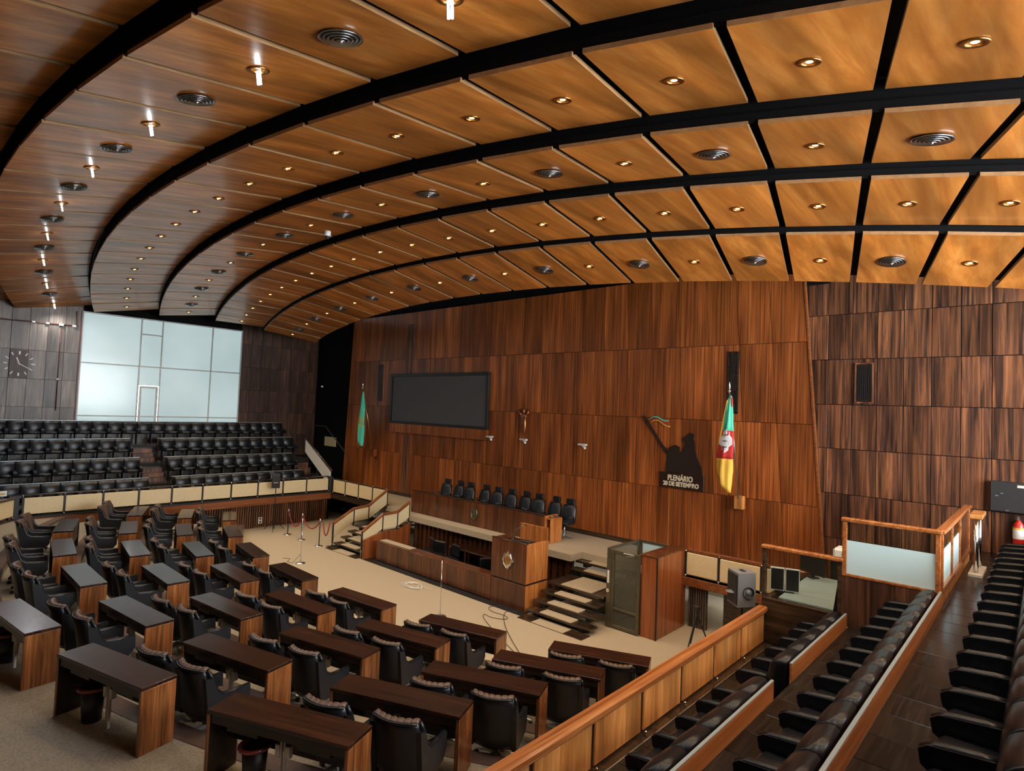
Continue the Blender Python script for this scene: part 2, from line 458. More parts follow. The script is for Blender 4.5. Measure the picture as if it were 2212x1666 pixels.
# ---- left wall with the big window
lw = bpy.data.objects.new('wall_left', None); COL.objects.link(lw); struct(lw)
WY0, WY1, WZ0, WZ1 = 5.47, 11.66, 3.7, 8.25
core = MB()
core.box(XL - .2, XL - .03, -4, WY0, 0, 9.6).box(XL - .2, XL - .03, WY1, 16.6, 0, 9.6).box(XL - .2, XL - .03, WY0, WY1, WZ1, 9.6).box(XL - .2, XL - .03, WY0, WY1, 0, WZ0)
core.build('wall_core', MT['void'], lw)
zl = [2.3, 3.36, 4.41, 5.46, 6.54, 7.62, 8.7]
def left_panel(y0, y1, z0, z1, mat):
    key = ('L', round(y1 - y0, 3), round(z1 - z0, 3), mat.name)
    if key not in cache:
        w_, h_ = y1 - y0, z1 - z0
        cache[key] = MB().cbox(-.03, 0, -w_ / 2 + .004, w_ / 2 - .004, -h_ / 2 + .004, h_ / 2 - .004, .003).mesh('panel'); cache[key].materials.append(mat)
    place('panel', cache[key], lw, (XL + random.uniform(-.004, .004), (y0 + y1) / 2, (z0 + z1) / 2))
for r in range(len(zl) - 1):
    y = WY0
    for c in range(10):
        left_panel(y - .533, y, zl[r], zl[r + 1], MT['greywood']); y -= .533
    y = WY1
    for c in range(8):
        left_panel(y, y + .495, zl[r], zl[r + 1], MT['rose_dark']); y += .495
# window
win = bpy.data.objects.new('window_1', None); COL.objects.link(win); struct(win)
ys = [WY0, 7.51, 8.31, 10.35, WY1]
def mull(y, z0, z1, wd=.05): return MB().cbox(XL - .06, XL + .03, y - wd / 2, y + wd / 2, z0, z1, .006)
for y in ys: mull(y, WZ0, WZ1).build('mullion', MT['mullion'], win)
for z in (WZ0 + .03, 4.12, 6.22, WZ1 - .03):
    MB().cbox(XL - .05, XL + .025, WY0, WY1, z - .025, z + .025, .005).build('transom', MT['mullion'], win)
MB().cbox(XL - .05, XL + .025, 7.53, 8.29, 7.55, 7.6, .005).build('transom', MT['mullion'], win)
zz = [WZ0 + .05, 4.1, 6.2, WZ1 - .05]
for i in range(4):
    for j in range(3):
        a, b = ys[i] + .02, ys[i + 1] - .02
        if i == 1 and j == 2:
            MB().box(XL - .03, XL - .015, a, b, 6.24, 7.56).build('pane', MT['window'], win)
            MB().box(XL - .03, XL - .015, a, b, 7.59, 8.2).build('pane', MT['window'], win)
        elif i == 1 and j == 1:
            MB().box(XL - .03, XL - .015, a, b, 5.42, 6.2).build('pane', MT['window'], win)
        elif i == 1 and j == 0:
            pass
        else:
            MB().box(XL - .03, XL - .015, a, b, zz[j] + (.04 if j else 0), zz[j + 1]).build('pane', MT['window'], win)
dr = bpy.data.objects.new('door_1', None); COL.objects.link(dr); struct(dr)
MB().cbox(XL - .02, XL + .05, 7.56, 7.64, 3.2, 5.4, .006).cbox(XL - .02, XL + .05, 8.18, 8.26, 3.2, 5.4, .006).cbox(XL - .02, XL + .05, 7.64, 8.18, 5.32, 5.4, .006).build('door_frame', MT['mullion'], dr)
MB().box(XL - .01, XL + .005, 7.64, 8.18, 3.2, 5.32).build('pane', MT['window'], dr)

# ---- outer shell: dark wall behind the veneer, rear wall, right side with an unseen opening sized for the light
struct(MB().box(-28.3, 8.2, 16.6, 16.75, 0, 9.9).build('wall_front_outer', MT['void']))
struct(MB().box(-24.6, -3.9, YW + .13, YW + .2, 8.4, 9.8).build('wall_front_upper', MT['void']))
struct(MB().box(-28.3, 8.2, -6.2, -6.0, 0, 9.9).build('wall_back', MT['rose']))
struct(MB().box(4.0, 4.15, 3.5, 16.6, 0, 3.5).box(4.0, 4.15, 3.5, 16.6, 9.3, 9.9).box(4.0, 4.15, -6.0, 3.5, 0, 9.9).build('wall_right', MT['rose']))
struct(MB().box(XL - .2, XL, -6.0, 2.0, 0, 9.9).build('wall_left_rear', MT['greywood']))

# ---- ceiling: stepped concentric bands of veneer panels
K = 1.04
CX, CY = -13.1 * K, 52.85 * K
SAG, SAGW = 1.41 * K, 17. * K
def cz(z): return CAM_Z + (z - 4.7) * K
BANDS = [  # near radius, near z, far radius, far z
    (56.2, 8.05, 53.85, 8.55), (53.8, 8.36, 51.55, 8.84), (51.5, 8.54, 49.3, 8.97), (49.25, 8.71, 47.15, 9.0), (47.12, 8.75, 45.12, 8.93), (45.1, 8.71, 43.22, 8.58), (43.2, 8.43, 41.0, 8.03)]
BANDS = [(a * K, cz(b), c * K, cz(d)) for a, b, c, d in BANDS]
PHI = [22.1, 20.57, 19.03, 17.5, 15.95, 14.42, 12.87, 11.28, 9.65, 8.0, 6.3, 4.6, 2.93, 1.25, -.4, -2.0, -3.6, -5.2, -6.8, -8.4, -10., -11.6, -13.2, -14.8, -16.3]
def cpt(phi, rad, z):
    x = CX + rad * math.sin(R(phi)); y = CY - rad * math.cos(R(phi))
    return Vector((x, y, z - SAG * ((x - CX) / SAGW) ** 2))
ce = MB()
for k, (rn, zn, rf, zf) in enumerate(BANDS):
    ph = [23 - 40.2 * i / 60 for i in range(61)]
    up = .16
    zprev = BANDS[k - 1][3] + up if k else zn + up
    for i in range(60):
        a, b = ph[i], ph[i + 1]
        # riser (outward face) then backing strip above the panels
        q = [cpt(a, rn - .03, zprev + .1), cpt(b, rn - .03, zprev + .1), cpt(b, rn - .03, zn + .03), cpt(a, rn - .03, zn + .03)]
        ce.add(q, [(0, 1, 2, 3)])
        q = [cpt(a, rn, zn + up), cpt(b, rn, zn + up), cpt(b, rf - .05, zf + up), cpt(a, rf - .05, zf + up)]
        ce.add(q, [(0, 1, 2, 3)])
ceiling = struct(ce.build('ceiling', MT['void']))
struct(MB().box(-29, 9, -8, 16.2, 9.75, 9.9).build('ceiling', MT['void']))
# black drop behind the last band, above the veneer wall
PANEL = {}
for k, (rn, zn, rf, zf) in enumerate(BANDS):
    for j in range(len(PHI) - 1):
        g = math.degrees(.062 / ((rn + rf) / 2))
        a, b = PHI[j] - g, PHI[j + 1] + g
        jit = random.uniform(-.006, .006)
        c = [cpt(a, rn, zn + jit), cpt(b, rn, zn + jit), cpt(b, rf + .02, zf + jit), cpt(a, rf + .02, zf + jit)]
        mid = sum(c, Vector()) / 4
        th = Vector((0, 0, .055))
        m = MB()
        m.add([p - mid for p in c] + [p - mid + th for p in c], [(0, 1, 2, 3), (7, 6, 5, 4)])
        o = m.build('panel', MT['ceil'], ceiling, loc=mid)
        e = MB()
        out = [p + (p - mid).normalized() * .006 for p in c]
        e.add([p - mid for p in out] + [p - mid + th for p in out], [(0, 4, 5, 1), (1, 5, 6, 2), (2, 6, 7, 3), (3, 7, 4, 0)])
        e.add([p - mid for p in out] + [p - mid for p in c], [(0, 1, 5, 4), (1, 2, 6, 5), (2, 3, 7, 6), (3, 0, 4, 7)])
        e.build('edge_band', MT['ceil_edge'], o)
        nrm = (c[1] - c[0]).cross(c[3] - c[0]).normalized()
        if nrm.z > 0: nrm = -nrm
        PANEL[(k, j)] = (mid, nrm)

# ---- ceiling fittings
def downlight_parts(t):
    MB().lathe([(.075, .0), (.115, .0), (.12, -.006), (.112, -.014), (.078, -.012), (.074, .002)], 20).build('trim_ring', MT['brass'], t, True)
    MB().lathe([(.076, -.008), (.07, .02), (.05, .05)], 16).build('reflector', MT['brass'], t, True)
    MB().lathe([(0., -.004), (.03, -.002), (.048, .01), (.05, .03)], 14).build('bulb', MT['warm_bulb'], t, True)
def vent_parts(t):
    MB().lathe([(.0, .004), (.20, .004), (.235, -.0)], 24).build('back_disc', MT['black'], t, True)
    for i, (r0, dz) in enumerate(((.235, -.012), (.19, -.02), (.145, -.028), (.10, -.036), (.055, -.044))):
        MB().lathe([(r0 - .026, dz + .012), (r0 - .004, dz - .004), (r0, dz), (r0 - .018, dz + .018)], 24).build('ring', MT['steel'], t, True)
    MB().lathe([(0, -.062), (.018, -.056), (.024, -.04), (.02, 0)], 12).build('hub', MT['steel'], t, True)
def cfl_parts(t):
    MB().lathe([(.085, .0), (.125, .0), (.13, -.008), (.118, -.018), (.088, -.014), (.084, .002)], 20).build('trim_ring', MT['brass'], t, True)
    MB().lathe([(.0, .01), (.086, .004)], 16).build('reflector', MT['brass'], t, True)
    for s in (-1, 1):
        MB().tube([(s * .018, 0, .0), (s * .018, 0, -.17)], .0135, 8).build('tube', MT['cool_tube'], t, True)
    MB().lathe([(0, -.0), (.035, -.002), (.035, -.025), (0, -.025)], 12).build('socket', MT['white'], t)
proto = {}
for nm, fn, lab, cat in (('downlight', downlight_parts, 'round recessed downlight with warm bulb', 'downlight'), ('air_diffuser', vent_parts, 'round metal air diffuser of concentric rings', 'air vent'),
                         ('fluorescent_downlight', cfl_parts, 'recessed lamp with a bare white fluorescent tube hanging down', 'downlight')):
    proto[nm] = thing(nm, lab, cat); fn(proto[nm]); proto[nm]['used'] = 0
BN = {0: 'the band over the gallery', 1: 'the outermost ceiling band', 2: 'the wide second ceiling band', 3: 'the third ceiling band', 4: 'the middle ceiling band', 5: 'the ceiling band next to last', 6: 'the front-wall ceiling band'}
NUM = {}
def fit(kind, k, j, lab, lamp=None):
    mid, n = PANEL[(k, j)]
    p = mid + n * (.016 if kind == 'air_diffuser' else .004)
    root = proto[kind]
    if root['used']: o = dup(root, p, 0)
    else: o = root; root['used'] = 1
    o.location = p
    o.rotation_mode = 'QUATERNION'
    o.rotation_quaternion = (-n).to_track_quat('Z', 'Y')
    grp = lab.split(' in ')[-1].replace('the ', '', 1) + ' ' + kind.replace('_', ' ') + 's'
    NUM[grp] = NUM.get(grp, 0) + 1
    tag(o, lab + ', %s from the window wall' % ORD[(24 if k in (3, 5) else 12) - NUM[grp]], o['category'], grp)
    if lamp:
        ld = bpy.data.lights.get(lamp[0])
        if not ld:
            ld = bpy.data.lights.new(lamp[0], 'SPOT'); ld.energy = lamp[1]; ld.color = lamp[2]; ld.spot_size = R(lamp[3]); ld.spot_blend = .7; ld.shadow_soft_size = .11
        lo = bpy.data.objects.new('lamp_light', ld); COL.objects.link(lo); lo.parent = o
        lo.location = (0, 0, -.03 if kind == 'downlight' else -.2)
for k in range(1, 7):
    for j in range(0, len(PHI) - 1):
        col = j - 5                       # panel column relative to the one over the wall seam
        even = (col % 2 == 0)
        if k in (3, 5): fit('downlight', k, j, 'warm downlight in ' + BN[k], ('warm_lamp', DOWNLIGHT_W, (1., .78, .52), 110))
        elif k in (4, 6):
            if even: fit('downlight', k, j, 'warm downlight in ' + BN[k], ('warm_lamp', DOWNLIGHT_W, (1., .78, .52), 110))
            else: fit('air_diffuser', k, j, 'round ringed air diffuser in ' + BN[k])
        elif k == 2:
            if not even: fit('air_diffuser', k, j, 'round ringed air diffuser in ' + BN[k])
            else: fit('fluorescent_downlight', k, j, 'white fluorescent tube lamp in ' + BN[k], ('cool_lamp', CFL_W, (.9, .95, 1.), 160))
        elif k == 1 and even:
            fit('downlight', k, j, 'warm downlight in ' + BN[k])
t = thing('dome_camera', 'small white dome security camera under the ceiling', 'camera', (-12.3, 6.9, 8.86))
MB().lathe([(.0, .12), (.075, .12), (.08, .0), (.0, .0)], 14).build('housing', MT['white'], t, True)
MB().lathe([(0, -.07), (.035, -.06), (.06, -.03), (.068, 0)], 14).build('dome', MT['darkgrey'], t, True)

# ---- dais and walkways along the front wall
struct(MB().box(-16.54, -9.43, 12.9, 13.42, DAIS - .18, DAIS).box(-22.5, -3.6, 13.4, YW, DAIS - .18, DAIS).build('floor', MT['carpet']))
un = struct(MB().box(-16.5, -9.6, 13.2, 13.3, 0, DAIS - .18).build('wall_podium', MT['darkwood']))
for i in range(30):
    xx = -16.4 + .228 * i
    MB().box(xx, xx + .12, 13.16, 13.2, .02, DAIS - .2).build('board', MT['podium'], un)
# ---- left gallery platforms
LB = [-23.45, -24.6, -25.9, -27.05]                       # seat-back planes, first row to last
xf = [-22.5, LB[0] - .06, LB[1] - .06, LB[2] - .06]
xb = [LB[0] - .06, LB[1] - .06, LB[2] - .06, XL]
for r in range(4):
    struct(MB().box(xb[r], xf[r], 2.0, 13.4, F[r] - .7 if r else .95, F[r]).build('floor', MT['parquet']))
# steps in the aisle between the seat blocks
for r in range(3):
    for s in range(3):
        zz0 = F[r] + (F[r + 1] - F[r]) * (s + 1) / 4
        x1 = xb[r] + .60 - .2 * s
        o = MB().box(x1 - .2, x1, 6.81, 7.5, F[r], zz0 - .02).build('aisle_step', MT['rose'])
        MB().box(x1 - .199, x1, 6.81, 7.5, zz0 - .02, zz0 + .002).build('nosing', MT['darkwood'], o)
        tag(o, '%s wooden aisle step of the far gallery, rise to row %s' % (ORD[s], ('two', 'three', 'four')[r]), 'step', 'aisle steps to row %d' % (r + 2))
for r in range(2):
    for s in range(2):
        zz0 = F[r] + (F[r + 1] - F[r]) * (s + 1) / 3
        o = MB().box(xb[r] + .25 - .25 * s, xb[r] + .5 - .25 * s, 12.75, 13.35, F[r], zz0).build('end_step', MT['rose'])
        tag(o, '%s wooden end step of the far gallery, rise to row %s' % (('lower', 'upper')[s], ('two', 'three', 'four')[r]), 'step', 'end steps to row %d' % (r + 2))
# white stair parapet beyond the gallery
t = thing('stair_parapet', 'off white stair parapet with brown handrail at the far corner', 'parapet', (0, 0, 0))
MB().prism([(-25.1, 2.72), (-22.9, 1.45), (-22.9, 2.05), (-25.1, 3.3)], 'y', 13.55, 13.62).build('parapet_panel', MT['offwhite'], t)
for x_ in (-24.9, -24, -23.1): MB().box(x_ - .03, x_ + .03, 13.56, 13.61, 1.2, 1.7 - (x_ + 23.1) * .577).build('stanchion', MT['black'], t)
MB().tube([(-25.4, 13.58, 3.47), (-22.75, 13.58, 2.08)], .045, 8).build('handrail', MT['darkwood'], t, True)
MB().box(-26.9, -25.9, 15.54, 15.6, 2.85, 3.3).build('back_panel', MT['cream'], t)
MB().tube([(-26, 14.4, 3.9), (-24.9, 14.4, 3.9), (-22.9, 14.4, 2.7), (-22.9, 14.4, 1.3)], .02, 6).build('tube_rail', MT['black'], t, True)
struct(MB().box(XL, -22.5, 13.4, 16.6, 1.0, 1.2).build('floor', MT['parquet']))
# ---- fluted wall and beam under the left gallery
flw = struct(MB().box(-23.1, -22.93, 2.6, 13.6, 0, 1.0).build('wall_gallery_left', MT['void']))
sl = MB(); y = 2.7
while y < 13.5:
    sl.box(-22.93, -22.885, y, y + .05, .0, .97); y += .088
o = sl.build('fluting', MT['slat'], flw); o['kind'] = 'stuff'
struct(MB().cbox(-22.95, -22.42, 2.6, 13.45, .95, 1.22, .01).build('trim_1', MT['beam']))
# ---- right gallery platforms with parquet blocks
RB = [-2.30, -1.12, .06, 1.24]
rf_ = [-3.6, RB[0] + .03, RB[1] + .03, RB[2] + .03]
rb_ = [RB[0] + .03, RB[1] + .03, RB[2] + .03, 4.0]
tile_mesh = MB().cbox(-.24, .24, -.24, .24, 0, .012, .004).mesh('parquet_block'); tile_mesh.materials.append(MT['parquet'])
tile2 = MB().cbox(-.155, .155, -.24, .24, 0, .012, .004).mesh('parquet_block'); tile2.materials.append(MT['parquet'])
for r in range(4):
    y1 = 10.4 if r < 2 else 15.5
    o = struct(MB().box(rf_[r], rb_[r], -5, y1, F[r] - (.62 if r else .32), F[r]).build('floor', MT['black']))
    wd = min(rb_[r], 1.3) - rf_[r]
    if r == 3: continue
    n = 0
    yy = .3
    while yy < y1 - .1:
        for (mesh_, xo) in ((tile_mesh, .25), (tile_mesh, .74), (tile2, 1.02 + .12)):
            if xo > wd: continue
            place('parquet_block', mesh_, o, (rf_[r] + xo, yy + .24, F[r]))
        yy += .486
struct(MB().box(-3.75, -3.45, -5, 10.4, 0, 1.0).build('wall_gallery_right', MT['podium']))
# space under the right walkway
uw = struct(MB().box(-6.4, -5.94, 13.6, 13.66, 0, 1.02).box(-5.54, -3.6, 13.6, 13.66, 0, 1.02).build('wall_passage', MT['darkwood']))
sl = MB()
for i in range(8): sl.box(-6.38 + i * .057, -6.35 + i * .057, 13.57, 13.6, .0, 1.0)
o = sl.build('fluting', MT['greywood'], uw); o['kind'] = 'stuff'
struct(MB().box(-8, -3.4, 16.4, 16.45, 0, 1.0).build('wall_passage_back', MT['carpet']))
struct(MB().cbox(-7.5, -3.6, 13.38, 13.6, 1.0, 1.2, .008).build('trim_2', MT['beam']))
struct(MB().cbox(-22.5, -18.5, 13.38, 13.6, .98, 1.2, .008).build('trim_3', MT['darkwood']))
# kick plate: dark floor strip in front of the podium
struct(MB().box(-18.6, -9.5, 11.0, 13.2, 0, .006).build('trim_4', MT['black']))

# ================================================================== DESKS AND CHAIRS
def loft(rings, cap=True):
    m = MB(); n = len(rings[0]); vs = [p for r in rings for p in r]; fs = []
    for i in range(len(rings) - 1):
        for k in range(n):
            fs.append((i * n + k, i * n + (k + 1) % n, (i + 1) * n + (k + 1) % n, (i + 1) * n + k))
    if cap: fs.append(tuple(range(n))[::-1]); fs.append(tuple(range((len(rings) - 1) * n, len(rings) * n)))
    return m.add(vs, fs)

def make_desk():
    t = thing('double_desk', 'desk', 'desk')
    L2, W2, Hh = .825, .20, .72
    MB().cbox(-L2, L2, -W2, W2, Hh - .04, Hh, .004).build('desk_top', MT['desk'], t)
    for s in (-1, 1):
        x = s * (L2 - .02)
        MB().cbox(x - .02, x + .02, -W2 + .005, W2 - .005, 0, Hh - .04, .004).build('side_panel', MT['desk_end'], t)
    for s in (-1, 1):
        x = s * (L2 - .0435)
        MB().box(x - .003, x + .003, -W2 + .012, W2 - .012, .01, Hh - .045).build('shade_plate', MT['desk_dark'], t)  # dark plates added to stand in for the shade inside the desk
    MB().box(-L2 + .048, L2 - .048, W2 - .045, W2 - .02, .27, Hh - .04).build('front_panel', MT['desk'], t)
    MB().box(-L2 + .04, L2 - .04, -W2 + .02, -W2 + .035, Hh - .13, Hh - .04).build('apron', MT['desk_dark'], t)
    for s in (-1, 1):
        d = MB().cbox(s * .42 - .19, s * .42 + .19, -.15, .12, Hh - .19, Hh - .05, .004).build('drawer', MT['desk_dark'], t)
        MB().lathe([(0, -.012), (.011, -.01), (.012, 0), (.006, .008)], 8, (s * .42, -.155, Hh - .12)).build('knob', MT['chrome'], d)
    p = MB().box(-.028, -.014, -.06, -.03, .02, Hh - .05).box(.014, .028, -.06, -.03, .02, Hh - .05).build('cable_post', MT['offwhite'], t)
    MB().cbox(-.085, -.03, -.07, -.01, .36, .48, .006).cbox(.03, .085, -.07, -.01, .36, .48, .006).build('socket_box', MT['offwhite'], p)
    return t
DESK = make_desk(); DESK_used = [False]

def make_chair():
    t = thing('swivel_armchair', 'chair', 'chair')
    rings = []
    for v in range(9):
        a = v / 8
        z = lerp(.31, .94, a)
        hw = lerp(.285, .258, a) - (.04 if v == 0 else 0); yb_ = lerp(-.20, -.355, a ** 1.1) + (.03 if v == 0 else 0); th = lerp(.10, .055, a)
        cur = .075
        ring = []
        for i in range(9):
            u = -1 + 2 * i / 8
            ring.append((u * hw, yb_ - th + cur * u * u - .004, z))
        for i in range(9):
            u = 1 - 2 * i / 8
            ring.append((u * (hw - .012), yb_ + cur * u * u, z))
        rings.append(ring)
    loft(rings).build('backrest', MT['leather'], t, True)
    MB().tube([(u * .25 / 4, -.355 - .055 + .075 * (u / 4) ** 2, .935) for u in range(-4, 5)], .016, 8).build('top_roll', MT['leather_gloss'], t, True)
    prof = [(-.20, .43, 1, .3), (-.222, .55, 1, .3), (-.255, .7, 1, .3), (-.295, .87, 1, .3), (-.312, .935, .9, .5), (-.335, .966, .25, 1), (-.37, .966, -.25, 1), (-.395, .952, -.6, .6), (-.398, .94, -.8, .1)]
    def cush(s_, v_):
        f_ = v_ * (len(prof) - 1); i0 = min(int(f_), len(prof) - 2); fr = f_ - i0
        y, z, ny, nz_ = [lerp(prof[i0][q], prof[i0 + 1][q], fr) for q in range(4)]
        u = -1 + 2 * s_
        g_ = .011 * (1 - abs(math.sin(7 * PI * s_)) ** .35) if 0 < s_ < 1 else .02
        return (u * .248, y + .075 * u * u - ny * g_, z - nz_ * g_)
    m = MB().grid(cush, 42, 8)
    m.build('back_cushion', MT['brown'], t, False)
    m = MB()
    for i in range(6):
        x = -.19 + i * .076
        m.cbox(x - .037, x + .037, -.2, .24, .37, .455, .02)
    m.build('seat_cushion', MT['brown'], t)
    MB().cbox(-.25, .25, -.24, .22, .30, .385, .03).build('seat_shell', MT['leather'], t)
    for s in (-1, 1):
        poly = [(-.25, .31), (-.1, .30), (.2, .32), (.275, .42), (.27, .585), (.06, .575), (-.09, .59), (-.17, .66), (-.225, .82), (-.33, .86)]
        a = MB().prism(poly, 'x', s * .262 - .03, s * .262 + .03).build('armrest', MT['leather'], t)
        MB().tube([(s * .262, .265, .57), (s * .262, .06, .577), (s * .262, -.085, .592), (s * .262, -.165, .66), (s * .26, -.222, .82), (s * .257, -.285, .93)], [.03, .031, .031, .03, .028, .024], 8).build('arm_piping', MT['leather_gloss'], a, True)
    MB().cyl((0, 0, .08), (0, 0, .31), .035, .03, 12).build('column', MT['steel'], t, True)
    for k in range(5):
        an = 2 * PI * k / 5 + .3
        c, s_ = math.cos(an), math.sin(an)
        lg = MB().tube([(0, 0, .13), (c * .16, s_ * .16, .115), (c * .32, s_ * .32, .07)], [.03, .023, .017], 6).build('leg', MT['satin_leg'], t)
        MB().cyl((c * .315 - s_ * .02, s_ * .315 + c * .02, .03), (c * .315 + s_ * .02, s_ * .315 - c * .02, .03), .03, None, 10).build('caster', MT['black'], lg)
    return t
CHAIR = make_chair(); CHAIR_used = [False]

COLS = [(-5.49, 1.50, 23.5), (-7.9, .63, 15.6), (-10.4, .13, 7.4), (-13.04, 0., -.6), (-15.6, .16, -8.), (-18.12, .68, -16.), (-20.5, 1.54, -22.3)]
ROWN = ['front', 'second', 'third', 'fourth', 'back']
def put(root, used, loc, rz, label, group):
    if used[0]: o = dup(root, loc, rz, label, group)
    else:
        used[0] = True; o = root; o.location = loc; o.rotation_euler = (0, 0, rz); o['label'] = label; o['group'] = group
    return o
BASKETS = []
for r in range(5):
    for c, (x, dy, ang) in enumerate(COLS):
        if r == 3 and c > 5: continue
        if r == 4 and c > 2: continue
        y = ROWY[r] + dy
        a = R(ang)
        if r == 4 and c == 2: x, y = -10.45, 1.58
        put(DESK, DESK_used, (x, y, TZ[r]), a, 'dark rosewood double desk, %s row, %s desk from the wooden balustrade' % (ROWN[r], ORD[c]), 'rosewood double desks')
        if r == 4: BASKETS.append((x, y, a, c))
        if r < 4:
            for s, nm in ((1, 'balustrade-side'), (-1, 'window-side')):
                lx, ly = s * .40 + random.uniform(-.03, .03), -.55 + random.uniform(-.04, .03)
                px = x + lx * math.cos(a) - ly * math.sin(a); py = y + lx * math.sin(a) + ly * math.cos(a)
                put(CHAIR, CHAIR_used, (px, py, TZ[r]), a + R(random.uniform(-5, 5)), 'black and brown swivel armchair, %s seat of %s-row %s desk from the balustrade' % (nm, ROWN[r], ORD[c]), 'deputies\' swivel armchairs')
for (x, y, a, c) in BASKETS:
    for lx in (-.36,):
        ly = -.02
        t = thing('waste_basket', 'burgundy rimmed waste basket under the back row %s desk from the balustrade' % ORD[c], 'waste basket', (x + lx * math.cos(a) - ly * math.sin(a), y + lx * math.sin(a) + ly * math.cos(a), TZ[4]), 0, 'waste baskets under the back row')
        MB().lathe([(0, .0), (.10, .0), (.125, .38), (.115, .38), (.09, .012), (0, .012)], 18).build('bin', MT['black'], t, True)
        MB().tube([(.135 * math.cos(2 * PI * k / 20), .145 * math.sin(2 * PI * k / 20), .385) for k in range(20)], .022, 8, closed=True).build('rim', MT['burgundy'], t, True)

# ================================================================== GALLERY SEATS
def make_seat(two=False):
    t = thing('gallery_seat', 'seat', 'seat')
    rings = []
    for a in (0, .06, .15, .35, .6, .8, .88, .94, .98, 1.):
        z = lerp(.40, .83, a)
        puff = math.sin(PI * min(1, max(0, a)) ** .8) * .03
        edge = .03 if a < .05 else max(0, (a - .78) / .22) ** 3 * .075
        yb_ = lerp(.08, .035, a); yf_ = lerp(.25, .215, a) + puff - edge
        hw = .2465
        yb_ += max(0, edge - .03) * .8
        rings.append([(-hw, yb_, z), (hw, yb_, z), (hw, yf_ - .018, z), (hw * .9, yf_, z), (0, yf_ + .012, z), (-hw * .9, yf_, z), (-hw, yf_ - .018, z)])
    loft(rings).build('backrest', MT['leather_gloss'], t, True)
    rings = []
    for a in (0, .1, .5, .9, 1.):
        y = lerp(.25, .60, a); e = .02 if a in (0, 1.) else 0
        xl_, xr_ = -.165 + e, (.165 if two else .243) - e
        xm = (xl_ + xr_) / 2
        rings.append([(xl_, y, .37 + e), (xr_, y, .37 + e), (xr_, y, .44 - e), (xr_ - .07, y, .462 - e), (xm, y, .468 - e), (xl_ + .07, y, .462 - e), (xl_, y, .44 - e)][::-1])
    loft(rings).build('seat', MT['leather_gloss'], t, True)
    for s in ((-1, 1) if two else (-1,)):
        x = s * .207
        a = MB().prism([(.24, .40), (.58, .37), (.645, .42), (.66, .51), (.61, .545), (.28, .575), (.24, .55)], 'x', x - .043, x + .043).build('armrest', MT['leather_gloss'], t)
        MB().tube([(x, .255, .552), (x, .36, .55), (x, .57, .53), (x, .645, .495)], [.036, .042, .042, .032], 8).build('arm_pad', MT['leather_gloss'], a, True)
        MB().box(x - .02, x + .02, .2, .46, 0, .4).build('leg', MT['black'], t)
    return t
SEAT = make_seat(); SEAT_used = [False]
SEAT2 = make_seat(True); SEAT2_used = [False]
def seat_row(side, x, zf, y0, y1, pitch, rowname, dirn, where, group):
    # seats whose boundaries run from y0 to y1
    n = max(1, round((y1 - y0) / pitch)); p = (y1 - y0) / n
    for i in range(n):
        y = y0 + (i + .5) * p
        # count from the front wall (largest y first)
        k = n - 1 - i
        rz = R(-90) if side == 'L' else R(90)
        # single left arm is at local -x: for L (-90) local -x -> +y ; for R (+90) local -x -> -y
        last = (i == 0) if side == 'L' else (i == n - 1)
        lab = 'black leather gallery seat, %s, %s from the front wall' % (rowname, ORD[k])
        if last: put(SEAT2, SEAT2_used, (x, y, zf), rz, lab, group)
        else: put(SEAT, SEAT_used, (x, y, zf), rz, lab, group)
def backboard(side, x, zf, top, y0, y1, label, group=None):
    s = -1 if side == 'L' else 1
    t = thing('row_backboard', label, 'backboard', (x, (y0 + y1) / 2, zf), 0, group)
    hl = (y1 - y0) / 2; h = top - zf
    a, b = (-.03, 0) if side == 'L' else (0, .03)
    MB().cbox(a, b, -hl, hl, .0, h - .012, .003).build('board', MT['board'] if side == 'R' else MT['darkwood'], t)
    MB().cbox(a - .001, b + .001, -hl, hl, h - .012, h + .004, .003).build('metal_cap', MT['satin'], t)
SP = .5
# far (left) gallery
RN = ['front far row', 'second far row', 'third far row', 'top row under the window']
LROWS = [(0, [(2.74, 6.74), (7.57, 12.57)]), (1, [(2.74, 6.74), (7.64, 12.64)]), (2, [(2.74, 6.74), (7.77, 13.27)]), (3, [(2.75, 13.25)])]
for r, segs in LROWS:
    for si, (a, b) in enumerate(segs):
        blk = '' if len(segs) == 1 else (', block by the clock' if si == 0 else ', block beyond the aisle')
        seat_row('L', LB[r], F[r], a, b, SP, RN[r] + blk, 1, '', RN[r])
        backboard('L', LB[r] - .02, F[r], F[r] + .845, a - .05, b + .05, 'dark backboard with metal cap behind the %s%s' % (RN[r], blk))
# near (right) gallery
RN2 = ['first row behind balustrade', 'second row behind balustrade', 'third row behind balustrade']
for r, segs in ((0, [(2.0, 7.04), (7.68, 10.3)]), (1, [(1.5, 10.3)]), (2, [(.9, 13.4)])):
    for si, (a, b) in enumerate(segs):
        blk = '' if len(segs) == 1 else (', long block' if si == 0 else ', short block')
        seat_row('R', RB[r] - .0, F[r], a, b, .525, RN2[r] + blk, 1, '', RN2[r] + ' seats')
        backboard('R', RB[r], F[r] - (0 if r == 2 else 0), (2.10, 2.71, 3.33)[r], a, b if r != 1 else 10.3, 'orange wooden backboard with metal cap, %s%s' % (RN2[r], blk))

